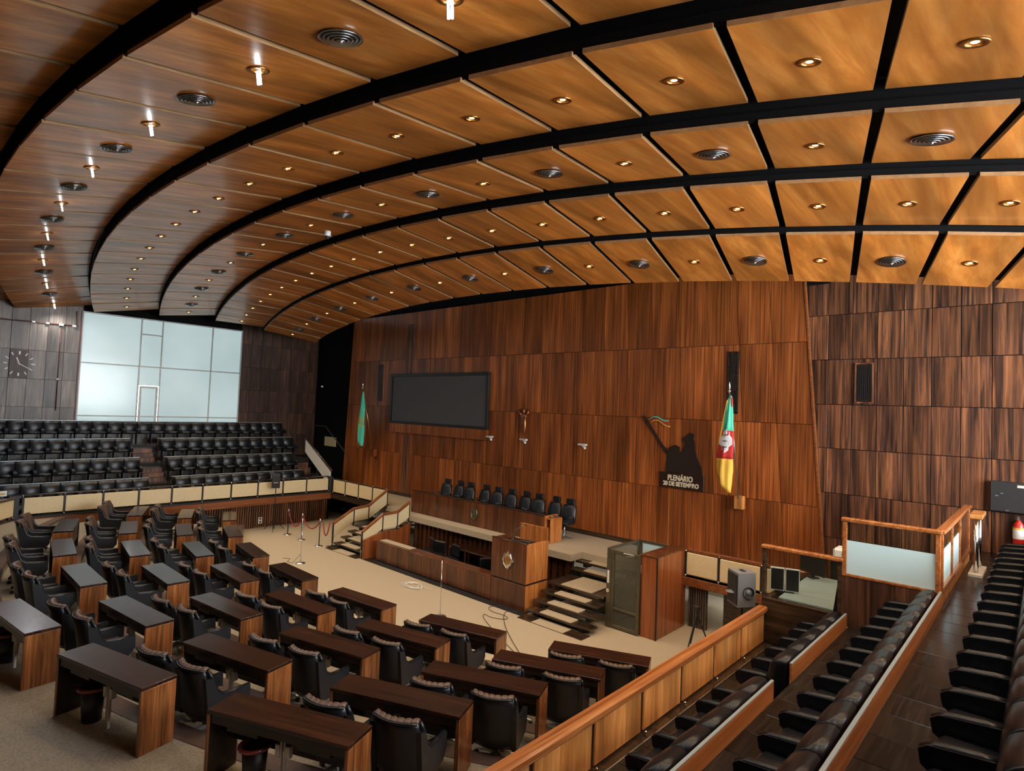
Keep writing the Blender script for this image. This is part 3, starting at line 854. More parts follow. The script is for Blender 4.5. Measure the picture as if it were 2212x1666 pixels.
# ================================================================== BALUSTRADES
def post(parent, x, y, z0, z1, name='post'):
    p = MB().box(x - .018, x + .018, y - .018, y + .018, z0, z1).build(name, MT['black'], parent)
    MB().lathe([(0, -.03), (.022, -.022), (.03, 0), (.022, .022), (0, .03)], 8, (x, y, z0)).build('foot_cap', MT['chrome'], p, True)
    MB().lathe([(0, -.015), (.02, -.01), (.022, .01), (0, .02)], 8, (x, y, z1)).build('top_cap', MT['chrome'], p, True)
t = thing('cream_balustrade', 'cream panelled balustrade in front of the far gallery seats', 'balustrade', (0, 0, 0))
ys_ = [3.22 + 1.0035 * i for i in range(11)]
for i, y in enumerate(ys_):
    post(t, -22.43, y, 1.29, 1.88)
    if i < 10:
        MB().cbox(-22.47, -22.41, y + .03, ys_[i + 1] - .03, 1.34, 1.82, .008).build('panel', MT['cream'], t)
MB().cbox(-22.54, -22.44, 3.15, 13.25, 1.88, 1.92, .008).build('handrail', MT['darkwood'], t)
MB().box(-22.5, -22.4, 3.15, 13.25, 1.222, 1.26).build('base_rail', MT['black'], t)
MB().box(-22.55, -22.36, 13.25, 13.375, 1.222, 1.9).build('corner_post', MT['black'], t)
t = thing('cream_balustrade', 'short cream balustrade angled off the near end of the far gallery', 'balustrade', (0, 0, 0))
for i in range(3):
    p0 = (-22.25 + .75 * i, 2.98 - .55 * i); p1 = (-22.25 + .75 * (i + 1), 2.98 - .55 * (i + 1))
    d = Vector((p1[0] - p0[0], p1[1] - p0[1])); l = d.length; an = math.atan2(d.y, d.x)
    MB().cbox(.03, l - .03, -.03, .03, 1.34, 1.82, .008).build('panel', MT['cream'], t, False, (p0[0], p0[1], 0), an)
    MB().cbox(0, l, -.06, .06, 1.84, 1.90, .01).build('handrail', MT['darkwood'], t, False, (p0[0], p0[1], 0), an)
    MB().box(0, l, -.05, .05, .2, 1.26).build('skirt', MT['darkwood'], t, False, (p0[0], p0[1], 0), an)
    post(t, p0[0], p0[1], 1.29, 1.86)
MB().box(-22.55, -22.3, 2.9, 3.12, 0, 1.9).build('corner_post', MT['black'], t)
# walkway balustrades
t = thing('cream_balustrade', 'cream balustrade of the walkway before the left wall end', 'balustrade')
xs_ = [-22.31, -21.36, -20.39, -19.42, -18.57]
for i, x in enumerate(xs_):
    post(t, x, 13.40, 1.24, 1.82)
    if i < 4: MB().cbox(x + .03, xs_[i + 1] - .03, 13.39, 13.44, 1.27, 1.76, .008).build('panel', MT['cream'], t)
MB().cbox(-22.3, -18.56, 13.46, 13.5, 1.76, 1.81, .01).build('handrail', MT['darkwood'], t)
t = thing('cream_balustrade', 'cream balustrade of the walkway beside the glazed lift booth', 'balustrade')
xs_ = [-6.40, -5.59, -4.63, -3.66]
for i, x in enumerate(xs_):
    post(t, x, 13.40, 1.24, 1.82)
    if i < 3: MB().cbox(x + .03, xs_[i + 1] - .03, 13.39, 13.44, 1.27, 1.78, .01).build('panel', MT['cream'], t)
MB().cbox(-6.40, -3.6, 13.46, 13.54, 1.78, 1.86, .012).build('handrail', MT['beam'], t)
# wooden balustrade of the near gallery
t = thing('wooden_balustrade', 'orange wooden balustrade with thick polished cap in front of the near gallery', 'balustrade')
MB().cbox(-3.62, -3.46, -4, 10.36, 1.81, 1.90, .022).build('cap', MT['rail_wood'], t)
MB().cbox(-3.52, -3.485, -4, 10.36, 1.785, 1.81, .008).build('cap_moulding', MT['rail_wood'], t)
yy = 10.36
while yy > 0:
    y0 = yy - 1.008
    MB().cbox(-3.57, -3.51, y0 + .028, yy - .028, 1.31, 1.81, .012).build('panel', MT['rail_panel'], t)
    MB().box(-3.58, -3.53, y0 - .02, y0 + .02, 1.26, 1.81).build('post', MT['black'], t)
    MB().lathe([(0, -.025), (.018, -.018), (.022, 0), (.018, .018), (0, .025)], 8, (-3.46, y0, 1.32)).build('bolt', MT['chrome'], t, True)
    yy = y0
MB().cbox(-3.62, -3.40, -4, 10.36, 1.235, 1.29, .01).build('base_ledge', MT['darkwood'], t)
MB().box(-3.41, -3.395, -4, 10.36, 1.275, 1.295).build('ledge_trim', MT['steel'], t)
struct(MB().box(-3.395, -2.95, -4, 10.36, F[0], F[0] + .006).build('floor', MT['podium_light']))  # orange strip paints the balustrade's reflection on the dark floor

# ================================================================== STAIRS TO THE PODIUM
def stair(x0, x1, c0, c1, side):
    t = thing('podium_stair', 'open dark wood stair with beige carpet pads %s' % side, 'stairs')
    rise, run = DAIS / 7, .27
    for i in range(1, 7):
        yf_ = 10.91 + run * i if i < 5 else 12.95 + .24 * (i - 5)
        dp = .32 if i < 4 else (.98 if i == 4 else .28)
        z = rise * i
        xr = x1 if i < 3 else min(x1, -7.77) if x1 > -9 else x1
        s = MB().cbox(x0, xr, yf_, yf_ + dp, z - .075, z - .02, .006).build('tread', MT['darkwood'], t)
        MB().cbox(c0, c1, yf_ - .01, yf_ + dp - .03, z - .02, z + .012, .008).build('carpet_pad', MT['carpet'], s)
    MB().box(x0, x1, 10.86, 11.22, 0, .012).build('floor_plate', MT['darkwood'], t)
    MB().cbox(c0, c1, 10.86, 11.2, .012, .02, .004).build('floor_carpet', MT['carpet'], t)
    for xx in (x0 + .28, x1 - .28):
        for i in range(1, 7):
            yf_ = 10.91 + run * i if i < 5 else 12.95 + .24 * (i - 5)
            MB().box(xx - .06, xx + .06, yf_ + .05, yf_ + .3, rise * i - .172 if i > 1 else .012, rise * i - .075).build('riser_block', MT['black'], t)
    return t
stair(-9.48, -7.58, -9.04, -8.10, 'beside the lectern')
stair(-18.40, -16.52, -17.92, -16.98, 'between cream parapets')
def parapet(x, pts, label):
    t = thing('stair_balustrade', label, 'balustrade')
    for i in range(len(pts) - 1):
        (ya, za, zb_), (yb_, zc, zd) = pts[i], pts[i + 1]
        MB().prism([(ya + .025, za + .02), (yb_ - .025, zc + .02), (yb_ - .025, zd - .05), (ya + .025, zb_ - .05)], 'x', x - .03, x + .03).build('panel', MT['cream'], t)
        MB().prism([(ya, zb_ - .045), (yb_, zd - .045), (yb_, zd + .03), (ya, zb_ + .03)], 'x', x - .05, x + .05).build('handrail', MT['beam'], t)
    for (y, z0, z1) in pts:
        MB().box(x - .025, x + .025, y - .02, y + .02, max(0, z0 - .14), z1).build('post', MT['black'], t)
    MB().cyl((x, pts[0][0], 0), (x, pts[0][0], pts[0][2]), .022, None, 8).build('newel', MT['steel'], t, True)
parapet(-18.46, [(11.17, .27, .80), (11.98, .76, 1.24), (12.6, .79, 1.29), (13.4, 1.24, 1.80)], 'cream stair parapet with sloping wooden handrail next to rope barrier')
parapet(-16.45, [(11.02, .42, .86), (11.8, .85, 1.35), (12.4, .87, 1.37), (12.9, 1.11, 1.66)], 'cream stair parapet with sloping wooden handrail next to the bench')
o = MB().cbox(-16.36, -16.30, 11.0, 12.88, 0, .62, .01).prism([(11.0, .62), (12.88, .62), (12.88, .98), (12.4, .8), (11.7, .8)], 'x', -16.36, -16.30).build('stair_side_panel', MT['column'])
tag(o, 'reddish wooden side panel closing the stair beside the bench', 'panel')

# ================================================================== PODIUM FURNITURE
t = thing('clerks_bench', 'long dark rosewood bench front below the podium', 'bench')
MB().cbox(-15.98, -10.82, 11.27, 11.32, .03, .60, .006).build('front_panel', MT['podium'], t)
for i in range(1, 9):
    xx = -15.98 + 5.16 * i / 9
    MB().box(xx - .003, xx + .003, 11.266, 11.27, .04, .59).build('joint', MT['black'], t)
MB().cbox(-15.98, -10.82, 11.27, 11.62, .60, .635, .006).build('shelf_top', MT['podium'], t)
MB().cbox(-15.9, -14.35, 11.34, 11.6, .635, .65, .005).build('cream_blotter', MT['carpet'], t)
MB().cbox(-15.98, -15.93, 11.32, 11.62, .0, .60, .005).build('end_panel', MT['podium'], t)
MB().box(-15.9, -10.9, 11.3, 11.6, 0, .03).build('plinth', MT['black'], t)
t = thing('lectern', 'tall rosewood lectern with silver emblem at the end of the bench', 'lectern', (-10.21, 11.27, 0))
MB().cbox(-.60, .60, 0, .86, .0, .63, .008).build('base', MT['podium'], t)
MB().box(-.57, .57, .03, .83, .63, .67).build('groove', MT['black'], t)
MB().cbox(-.605, .60, -.005, .005 + .02, .67, 1.66, .004).build('front_panel', MT['podium'], t)
MB().cbox(.56, .605, .015, .87, .67, 1.66, .006).build('side_panel', MT['podium_light'], t)
MB().cbox(-.605, -.56, .015, .87, .67, 1.66, .006).build('side_panel', MT['podium'], t)
MB().cbox(.605, .612, .0, .87, .0, .63, .002).build('side_panel', MT['podium_light'], t)
MB().cbox(-.56, .56, .1, .86, 1.50, 1.54, .006).build('reading_shelf', MT['desk'], t)
MB().cbox(-.61, .61, -.01, .06, 1.655, 1.68, .006).build('top_trim', MT['desk'], t)
MB().cbox(-.35, .60, .82, .86, 1.54, 1.98, .006).build('back_screen', MT['podium_light'], t)
MB().box(-.2, .15, .2, .45, 1.54, 1.60).build('monitor', MT['darkgrey'], t)
em = []
for k in range(16):
    rr = (.20 if k % 4 == 0 else .165) if k % 2 == 0 else .14
    em.append((rr * math.sin(2 * PI * k / 16), rr * 1.2 * math.cos(2 * PI * k / 16)))
e = MB().prism(em, 'y', -.03, -.006).build('emblem', MT['chrome'], t, False, (.0, 0, 1.17))
MB().prism([(.085 * math.sin(2 * PI * k / 12), .12 * math.cos(2 * PI * k / 12)) for k in range(12)], 'y', -.05, -.03).build('shield', MT['brass'], e)
for s in (-1, 1):
    MB().tube([(s * .03, -.045, -.2), (s * .12, -.045, -.1), (s * .14, -.045, .06), (s * .1, -.045, .17)], .012, 6).build('wreath', MT['steel'], e)
t = thing('gooseneck_microphone', 'gooseneck microphone leaning over the lectern', 'microphone', (-10.5, 11.75, 1.543))
MB().lathe([(0, 0), (.07, 0), (.06, .03), (.0, .035)], 12).build('base', MT['steel'], t, True)
MB().tube([(0, 0, .03), (.02, .0, .25), (.25, .05, .42), (.32, .07, .46)], .008, 6).build('neck', MT['steel'], t, True)
MB().tube([(.31, .07, .455), (.38, .085, .48)], [.016, .012], 8).build('capsule', MT['black'], t, True)
o = MB().cbox(-9.95, -9.66, 11.42, 11.6, 1.66, 1.70, .01).build('desk_phone', MT['darkgrey']); tag(o, 'small dark device lying on the lectern rim', 'device')
# presiding officers' desk
t = thing('presidium_desk', 'long curved-front rosewood desk with coat of arms on the dais', 'desk', (0, 0, 0))
for i in range(9):
    x0 = -17.0 + (6.2) * i / 9; x1 = -17.0 + 6.2 * (i + 1) / 9
    MB().cbox(x0 + .002, x1 - .002, 13.40, 13.44, DAIS, 1.97, .004).build('front_panel', MT['podium'], t)
MB().cbox(-17.0, -10.8, 13.52, 14.0, 1.86, 1.90, .006).build('desk_top', MT['desk'], t)
MB().cbox(-17.0, -10.8, 13.39, 13.46, 1.965, 1.995, .006).build('top_trim', MT['desk'], t)
MB().cbox(-10.80, -10.76, 13.40, 14.0, DAIS, 1.98, .006).build('side_panel', MT['podium_light'], t)
MB().cbox(-10.62, -10.58, 13.45, 13.98, DAIS, 1.90, .006).build('side_panel', MT['podium_light'], t)
MB().cbox(-10.8, -10.58, 13.45, 13.98, 1.88, 1.91, .006).build('desk_top', MT['podium_light'], t)
e = MB().prism([(-.14, .17), (-.15, -.02), (-.08, -.17), (0, -.22), (.08, -.17), (.15, -.02), (.14, .17), (0, .13)][::-1], 'y', -.03, 0).build('coat_of_arms', MT['bronze_door'], t, False, (-13.69, 13.4, 1.62))
MB().prism([(-.07, .08), (-.06, -.06), (0, -.11), (.06, -.06), (.07, .08)][::-1], 'y', -.05, -.03).build('shield', MT['bronze_door'], e)
for s in (-1, 1): MB().tube([(s * .1, -.035, -.14), (s * .13, -.035, 0), (s * .11, -.035, .12)], .014, 6).build('wreath', MT['bronze_door'], e)
o = MB().cbox(-10.74, -10.63, 13.6, 13.8, 1.913, 1.97, .008).build('console', MT['steel']); tag(o, 'small steel console on the end of the presidium desk', 'console')
t = thing('gooseneck_microphone', 'black gooseneck microphone on the presidium desk end', 'microphone', (-10.95, 13.75, 1.903))
MB().lathe([(0, 0), (.05, 0), (.045, .025), (.0, .03)], 10).build('base', MT['black'], t, True)
MB().tube([(0, 0, .02), (-.02, -.02, .14), (-.12, -.08, .2)], .008, 6).build('neck', MT['black'], t, True)
def high_chair():
    t = thing('high_back_chair', 'c', 'chair')
    rings = []
    for a in (0, .06, .3, .55, .8, .94, 1.):
        z = lerp(.46, .99, a)
        hw = .24 if a < .7 else lerp(.24, .19, (a - .7) / .3)
        if a < .02: hw -= .025
        y = lerp(-.18, -.30, a); th = .05 if a < .95 else .03
        rings.append([(-hw, y - th, z), (-hw * .5, y - th - .02, z), (hw * .5, y - th - .02, z), (hw, y - th, z), (hw, y + th, z), (0, y + th - .02, z), (-hw, y + th, z)])
    loft(rings).build('backrest', MT['leather'], t, True)
    MB().cbox(-.155, .155, -.385, -.285, 1.0, 1.17, .03).build('headrest', MT['leather'], t)
    MB().box(-.05, .05, -.34, -.31, .97, 1.01).build('neck', MT['black'], t)
    MB().cbox(-.24, .24, -.22, .25, .42, .52, .03).build('seat', MT['leather'], t)
    for s in (-1, 1):
        MB().tube([(s * .235, -.18, .46), (s * .25, -.1, .68), (s * .25, .15, .68)], .02, 8).build('armrest', MT['black'], t, True)
    MB().cyl((0, 0, .08), (0, 0, .43), .03, .025, 10).build('column', MT['steel'], t, True)
    for k in range(5):
        an = 2 * PI * k / 5 + .5; c, s_ = math.cos(an), math.sin(an)
        MB().tube([(0, 0, .12), (c * .28, s_ * .28, .05)], [.024, .014], 6).build('leg', MT['steel'], t)
    return t
HC = high_chair(); HC_used = [False]
for i, (x, a) in enumerate(((-10.76, 6), (-11.38, -4), (-12.02, 7), (-12.65, -5), (-13.24, 3), (-13.86, 5), (-14.5, -4), (-15.22, 3), (-15.82, -5), (-16.42, 4))):
    put(HC, HC_used, (x, 14.36 + random.uniform(-.04, .04), DAIS), PI + R(a), 'tall black leather chair with headrest behind presidium desk, %s from the lectern stair' % ORD[i], 'presidium chairs')
# clerks' pit
t = thing('clerks_table', 'low dark table in the pit behind the bench', 'table', (-12.6, 12.75, 0))
MB().cbox(-1.2, 1.2, -.3, .3, .64, .68, .006).build('table_top', MT['desk'], t)
for s in (-1, 1): MB().box(s * 1.15 - .03, s * 1.15 + .03, -.28, .28, 0, .64).build('side_panel', MT['desk_dark'], t)
def clerk_chair():
    t = thing('clerk_chair', 'c', 'chair')
    MB().cbox(-.22, .22, -.24, -.17, .5, .86, .03).build('backrest', MT['leather_gloss'], t)
    MB().cbox(-.22, .22, -.2, .22, .42, .49, .025).build('seat', MT['leather_gloss'], t)
    MB().cyl((0, 0, .06), (0, 0, .43), .025, None, 8).build('column', MT['steel'], t)
    for k in range(4):
        an = PI / 4 + PI / 2 * k
        MB().tube([(0, 0, .1), (.24 * math.cos(an), .24 * math.sin(an), .03)], [.02, .012], 6).build('leg', MT['steel'], t)
    return t
CC = clerk_chair(); CC_used = [False]
for (x, y, a, l) in ((-14.5, 12.1, 160, 'by the stair'), (-13.9, 12.0, 190, 'beside the cream blotter'), (-13.3, 12.05, 170, 'middle'), (-11.75, 12.0, 60, 'next to the lectern'), (-11.12, 12.6, 100, 'at the table end')):
    put(CC, CC_used, (x, y, 0), R(a), 'small black clerk chair in the pit behind the bench, ' + l, 'clerk chairs in the pit')

# ================================================================== LIFT BOOTH
t = thing('lift_booth', 'bronze framed glazed lift booth with tall mahogany side box', 'booth', (-7.72, 12.05, 0))
def frame(parent, name, w, h, z0, mat, loc, rz, st=.06, mids=(), dep=.05):
    m = MB()
    m.cbox(0, st, -dep / 2, dep / 2, z0, z0 + h, .004).cbox(w - st, w, -dep / 2, dep / 2, z0, z0 + h, .004)
    m.cbox(st, w - st, -dep / 2, dep / 2, z0, z0 + st, .004).cbox(st, w - st, -dep / 2, dep / 2, z0 + h - st, z0 + h, .004)
    for zz_ in mids: m.cbox(st, w - st, -dep / 2, dep / 2, z0 + zz_ - .03, z0 + zz_ + .03, .004)
    return m.build(name, mat, parent, False, loc, rz)
MB().cbox(0, .12, -.04, .06, 0, 1.84, .006).build('door_post', MT['bronze_door'], t)
d = frame(t, 'door', .75, 1.80, .02, MT['bronze_door'], (.12, 0, 0), 0, .075, (.44,))
MB().box(.075, .675, -.006, .006, .48, 1.745).build('pane', MT['pane_dark'], d)
MB().box(.075, .675, -.006, .006, .095, .44).build('pane', MT['pane_dark'], d)
MB().cbox(.33, .62, -.06, -.02, 1.77, 1.805, .006).build('door_closer', MT['steel'], d)
MB().cyl((.62, -.05, 1.77), (.42, -.09, 1.74), .012, None, 6).build('closer_arm', MT['steel'], d)
MB().cyl((-.06, -.07, .86), (-.06, -.03, .86), .045, None, 12).build('lock', MT['chrome'], t, False, (.12, 0, 0))
MB().box(.03, .075, -.052, -.04, 1.03, 1.32).build('notice', MT['white'], t)
s1 = frame(t, 'side_frame', 1.45, 1.84, 0, MT['bronze_door'], (.0, .0, 0), PI / 2, .06, (.9,))
MB().box(.06, 1.39, -.005, .005, .06, 1.78).build('pane', MT['pane_dark'], s1)
s2 = frame(t, 'back_frame', .82, 1.84, 0, MT['bronze_door'], (.04, 1.45, 0), 0, .06, (.9,))
MB().box(.06, .76, -.005, .005, .06, 1.78).build('pane', MT['frost'], s2)
MB().cbox(.87, 1.27, .05, 1.48, 0, 1.82, .006).build('side_box', MT['column'], t)
MB().cbox(.85, 1.28, .03, 1.49, 1.82, 1.85, .006).build('box_top', MT['podium'], t)
MB().box(1.255, 1.285, .04, .07, 0, 1.82).build('corner_trim', MT['black'], t)
MB().box(.06, .86, .1, 1.4, .0, .03).build('platform', MT['darkgrey'], t)

# ================================================================== CONTROL CABIN PARTITIONS
def partition(label, x0, x1, y, zb_, zs, zt, mat_low, frosted, mat_frame):
    t = thing('glazed_partition', label, 'partition', (x0, y, 0))
    w_ = x1 - x0
    MB().cbox(0, w_, -.03, .03, zb_, zs - .02, .004).build('lower_panel', mat_low, t)
    MB().cbox(0, w_, -.04, .04, zs - .02, zs + .02, .006).build('sill', mat_frame, t)
    MB().cbox(-.02, w_ + .02, -.06, .06, zt - .05, zt + .01, .012).build('cap', MT['rail_wood'], t)
    for x in (0, w_ - .06): MB().cbox(x, x + .06, -.04, .04, zs + .02, zt - .05, .006).build('post', mat_frame, t)
    if frosted:
        MB().box(.06, w_ - .06, -.008, .008, zs + .02, frosted).build('frosted_pane', MT['frost'], t)
        MB().box(.06, w_ - .06, -.006, .006, frosted, zt - .05).build('clear_pane', MT['pane'], t)
    else:
        MB().box(.06, w_ - .06, -.006, .006, zs + .02, zt - .05).build('clear_pane', MT['pane'], t)
    return t
partition('clear glazed partition with dark panel at the end of the first seat row', -3.58, -2.37, 10.42, 1.25, 2.02, 2.90, MT['darkwood'], None, MT['darkwood'])
partition('frosted glazed partition with brown panel at the end of the second seat row', -2.37, -1.12, 10.42, 1.88, 2.67, 3.54, MT['rose_dark'], 3.20, MT['rail_wood'])
t = thing('glazed_partition', 'side partition with frosted panes along the gallery walkway to the dark wall', 'partition', (-1.13, 10.45, 0))
MB().cbox(-.06, .06, 0, 3.9, 3.49, 3.55, .012).build('cap', MT['rail_wood'], t)
MB().cbox(-.05, .05, 0, 3.9, 2.66, 2.74, .008).build('sill', MT['rail_wood'], t)
MB().box(-.03, .03, 0, 3.9, 1.9, 2.66).build('lower_panel', MT['rail_panel'], t)
for y in (.0, 1.15, 2.3, 3.84): MB().cbox(-.035, .035, y, y + .06, 2.74, 3.49, .006).build('post', MT['rail_wood'], t)
for (a, b) in ((.06, 1.15), (1.21, 2.3)):
    MB().box(-.007, .007, a, b, 2.74, 3.22).build('frosted_pane', MT['frost'], t)
    MB().box(-.005, .005, a, b, 3.22, 3.49).build('clear_pane', MT['pane'], t)
MB().box(-.02, .02, 2.36, 3.84, 2.74, 3.49).build('brown_panel', MT['podium'], t)
for k in range(3): MB().box(.021, .024, 2.42, 2.5, 3.12 + .1 * k, 3.17 + .1 * k).build('yellow_mark', MT['flag_yellow'], t)
struct(MB().box(-3.5, -1.2, 10.45, 15.5, 1.0, 1.27).build('floor', MT['carpet_dimmer']))
struct(MB().cbox(-3.6, -3.5, 10.45, 13.4, 0, 2.0, .006).build('wall_cabin', MT['darkwood']))
# gate post beside the walkway
t = thing('gate_post', 'wood topped steel gate post at the end of the walkway', 'post', (-.9, 13.2, 2.5))
MB().cbox(-.09, .09, -.4, .4, .98, 1.05, .01).build('top', MT['rail_panel'], t)
for s in (-1, 1): MB().cyl((0, s * .3, .05), (0, s * .3, .98), .035, None, 10).build('upright', MT['chrome'], t, True)
MB().cbox(-.1, .1, -.45, .45, 0, .06, .008).build('foot', MT['offwhite'], t)
# cabin equipment
t = thing('control_table', 'pale laminate control table inside the glazed cabin', 'table', (-3.0, 11.62, 1.27))
MB().prism([(-.38, -1.0), (.46, -1.0), (.05, 1.03), (-.45, 1.03)], 'z', .72, .75).build('table_top', MT['table'], t)
for (x, y) in ((-.3, -.9), (.36, -.9), (-.4, .95), (0, .95)): MB().box(x - .025, x + .025, y - .025, y + .025, 0, .72).build('leg', MT['black'], t)
t = thing('screen_pair', 'pair of small black screens in white frames on the control table', 'monitor', (-3.40, 11.0, 2.02), R(20))
for s in (-1, 1):
    f_ = MB().cbox(s * .12 - .115, s * .12 + .115, -.015, .015, .02, .42, .006).build('bezel', MT['white'], t, False)
    MB().box(s * .12 - .1, s * .12 + .1, -.018, -.014, .04, .40).build('display', MT['black'], f_)
MB().box(-.15, .15, -.02, .14, 0, .02).build('stand', MT['darkgrey'], t)
t = thing('flat_monitor', 'black flat monitor standing at the back of the control cabin', 'monitor', (-3.35, 12.45, 2.02), R(-35))
MB().cbox(-.32, .32, -.02, .02, .08, .46, .008).build('panel', MT['black'], t)
MB().box(-.1, .1, -.08, .08, 0, .02).box(-.03, .03, -.02, .03, .02, .1).build('stand', MT['darkgrey'], t)
t = thing('printer', 'white desktop printer on a dark stand behind the glazed cabin', 'printer', (-2.85, 12.9, 1.27))
MB().box(-.25, .25, -.2, .2, 0, 1.08).build('stand', MT['desk_dark'], t)
MB().cbox(-.22, .22, -.18, .18, 1.08, 1.34, .04).build('body', MT['white'], t)
MB().cbox(-.06, .08, -.186, -.178, 1.2, 1.27, .004).build('panel', MT['grey'], t)
MB().box(-.02, .18, -.1, .0, 1.338, 1.345).build('paper_slot', MT['darkgrey'], t)

# loudspeakers
def loudspeaker(name, label, loc, rz, w_, d_, h_, body, stand):
    t = thing(name, label, 'loudspeaker', loc, rz)
    z0 = stand
    MB().prism([(-w_ / 2, -d_ / 2), (w_ / 2, -d_ / 2), (w_ * .36, d_ / 2), (-w_ * .36, d_ / 2)], 'z', z0, z0 + h_).build('cabinet', body, t)
    MB().cbox(-w_ / 2 + .02, w_ / 2 - .02, -d_ / 2 - .02, -d_ / 2 + .005, z0 + .03, z0 + h_ - .03, .015).build('grille', MT['darkgrey'], t)
    MB().lathe([(.0, .02), (.06, .01), (.09, 0), (.1, -.01)], 16).build('woofer', MT['grey'], t, True).location = (0, -d_ / 2 - .03, z0 + h_ * .4)
    MB().cbox(-.07, .07, -d_ * .1, d_ * .1, z0 + h_, z0 + h_ + .015, .004).build('top_handle', MT['darkgrey'], t)
    pl = MB().cyl((0, 0, .06), (0, 0, z0), .018, None, 8).build('stand_pole', MT['black'], t)
    for k in range(3):
        an = 2 * PI * k / 3 + .5
        MB().tube([(0, 0, .42), (.42 * math.cos(an), .42 * math.sin(an), .02)], .012, 6).build('stand_leg', MT['black'], t)
    return t
loudspeaker('loudspeaker', 'black loudspeaker on a tripod before the far gallery panels', (-22.06, 10.78, 0), R(60), .3, .28, .54, MT['darkgrey'], 1.64)
t = loudspeaker('loudspeaker', 'grey loudspeaker on a stand behind the wooden balustrade end', (-4.1, 10.9, 0), R(-42), .40, .36, .60, MT['grey'], 1.66)
ring = MB().lathe([(.075, -.012), (.1, -.012), (.1, .02)], 18).build('side_handle_ring', MT['darkgrey'], t, True)
ring.location = (.19, .02, 1.92); ring.rotation_euler = (0, PI / 2, 0)
MB().lathe([(0, .012), (.045, .01), (.05, 0)], 14).build('side_knob', MT['grey'], ring, True)

# camera tripod
t = thing('camera_tripod', 'black camera tripod standing beside the lift booth', 'tripod', (-5.58, 12.3, 0))
MB().cyl((0, 0, .55), (0, 0, .86), .022, None, 8).build('centre_column', MT['black'], t)
MB().cbox(-.05, .05, -.06, .06, .86, .95, .01).build('head', MT['black'], t)
for k in range(3):
    an = 2 * PI * k / 3 + 2.4
    l_ = MB().tube([(0, 0, .78), (.32 * math.cos(an), .32 * math.sin(an), .02)], [.022, .014], 6).build('leg', MT['black'], t)
    MB().lathe([(0, 0), (.02, 0), (.02, .03), (0, .03)], 8, (.32 * math.cos(an), .32 * math.sin(an), 0)).build('foot', MT['chrome'], l_)

# microphone stands
def mic_stand(label, x, y, h):
    t = thing('microphone_stand', label, 'microphone stand', (x, y, 0))
    MB().lathe([(0, 0), (.15, 0), (.15, .012), (.05, .025), (.015, .04), (0, .04)], 20).build('base', MT['steel'], t, True)
    MB().cyl((0, 0, .03), (0, 0, h), .011, .009, 8).build('pole', MT['chrome'], t, True)
    MB().tube([(0, 0, h - .02), (.03, .02, h + .05)], [.016, .02], 8).build('microphone', MT['black'], t, True)
    return t
mic_stand('chrome microphone stand on the carpet near the rope barrier', -17.12, 9.29, 1.42)
mic_stand('chrome microphone stand before the clerks bench', -10.75, 9.5, 1.36)
o = MB().tube([(-17.12 + .03, 9.27, .3), (-17.25, 9.1, .01), (-17.5, 9.05, .008), (-17.8, 9.3, .008), (-18.0, 9.15, .008)], .006, 5).build('microphone_cable', MT['black']); tag(o, 'thin cable trailing from the microphone stand by the rope barrier', 'cable')
# cable coil
pts = []
for i in range(90):
    a = i * .29; rr = .24 + .06 * math.sin(i * .37) + .03 * math.cos(i * .9)
    pts.append((-13.08 + rr * 1.25 * math.cos(a), 10.5 + rr * .8 * math.sin(a), .012 + .008 * (i % 3)))
pts += [(-12.7, 10.62, .012), (-12.45, 10.68, .012)]
o = MB().tube(pts, .011, 6).build('cable_coil', MT['offwhite']); tag(o, 'coiled white cable lying on the carpet before the bench', 'cable')
pts = [(-10.3, 11.15, .01), (-10.5, 10.9, .01), (-10.2, 10.65, .01), (-9.7, 10.75, .01), (-9.5, 10.55, .01), (-9.9, 10.35, .01), (-10.2, 10.45, .01), (-10.0, 10.2, .01), (-9.2, 9.8, .01), (-8.4, 9.4, .01), (-7.6, 9.05, .01)]
def smooth(p, n=3):
    for _ in range(n):
        q = [p[0]]
        for a, b in zip(p[:-1], p[1:]):
            q += [tuple(.75 * u + .25 * v for u, v in zip(a, b)), tuple(.25 * u + .75 * v for u, v in zip(a, b))]
        p = q + [p[-1]]
    return p
o = MB().tube(smooth(pts), .007, 5).build('floor_cable', MT['black']); tag(o, 'long thin black cable looping over the carpet near lectern foot', 'cable')
pts = [(-9.7, 11.1, .014), (-10.0, 10.95, .014), (-9.4, 10.3, .014), (-8.6, 9.7, .014), (-7.75, 9.15, .014)]
o = MB().tube(smooth(pts), .007, 5).build('floor_cable', MT['black']); tag(o, 'second black cable running straighter over the carpet from lectern foot', 'cable')

# rope barrier
bp = [(-21.07, 10.85), (-19.98, 10.83), (-18.75, 10.83)]
for i, (x, y) in enumerate(bp):
    t = thing('barrier_post', 'chrome rope barrier post, %s from the stair parapet' % ORD[2 - i], 'barrier post', (x, y, 0), 0, 'rope barrier posts')
    MB().lathe([(0, 0), (.14, 0), (.13, .02), (.02, .035), (0, .035)], 16).build('base', MT['chrome'], t, True)
    MB().cyl((0, 0, .03), (0, 0, .86), .018, None, 8).build('pole', MT['black'], t, True)
    MB().lathe([(0, .86), (.03, .87), (.03, .9), (.022, .91), (.03, .94), (.0, .97)], 10).build('finial', MT['chrome'], t, True)
def rope(a, b, sag, label):
    dv = Vector((b[0] - a[0], b[1] - a[1])).normalized() * .035
    a = (a[0] + dv.x, a[1] + dv.y); b = (b[0] - dv.x, b[1] - dv.y)
    pts = [(lerp(a[0], b[0], k / 12), lerp(a[1], b[1], k / 12), .82 - sag * (1 - (2 * k / 12 - 1) ** 2)) for k in range(13)]
    o = MB().tube(pts, .02, 8).build('barrier_rope', MT['rope'], None, True); tag(o, label, 'rope')
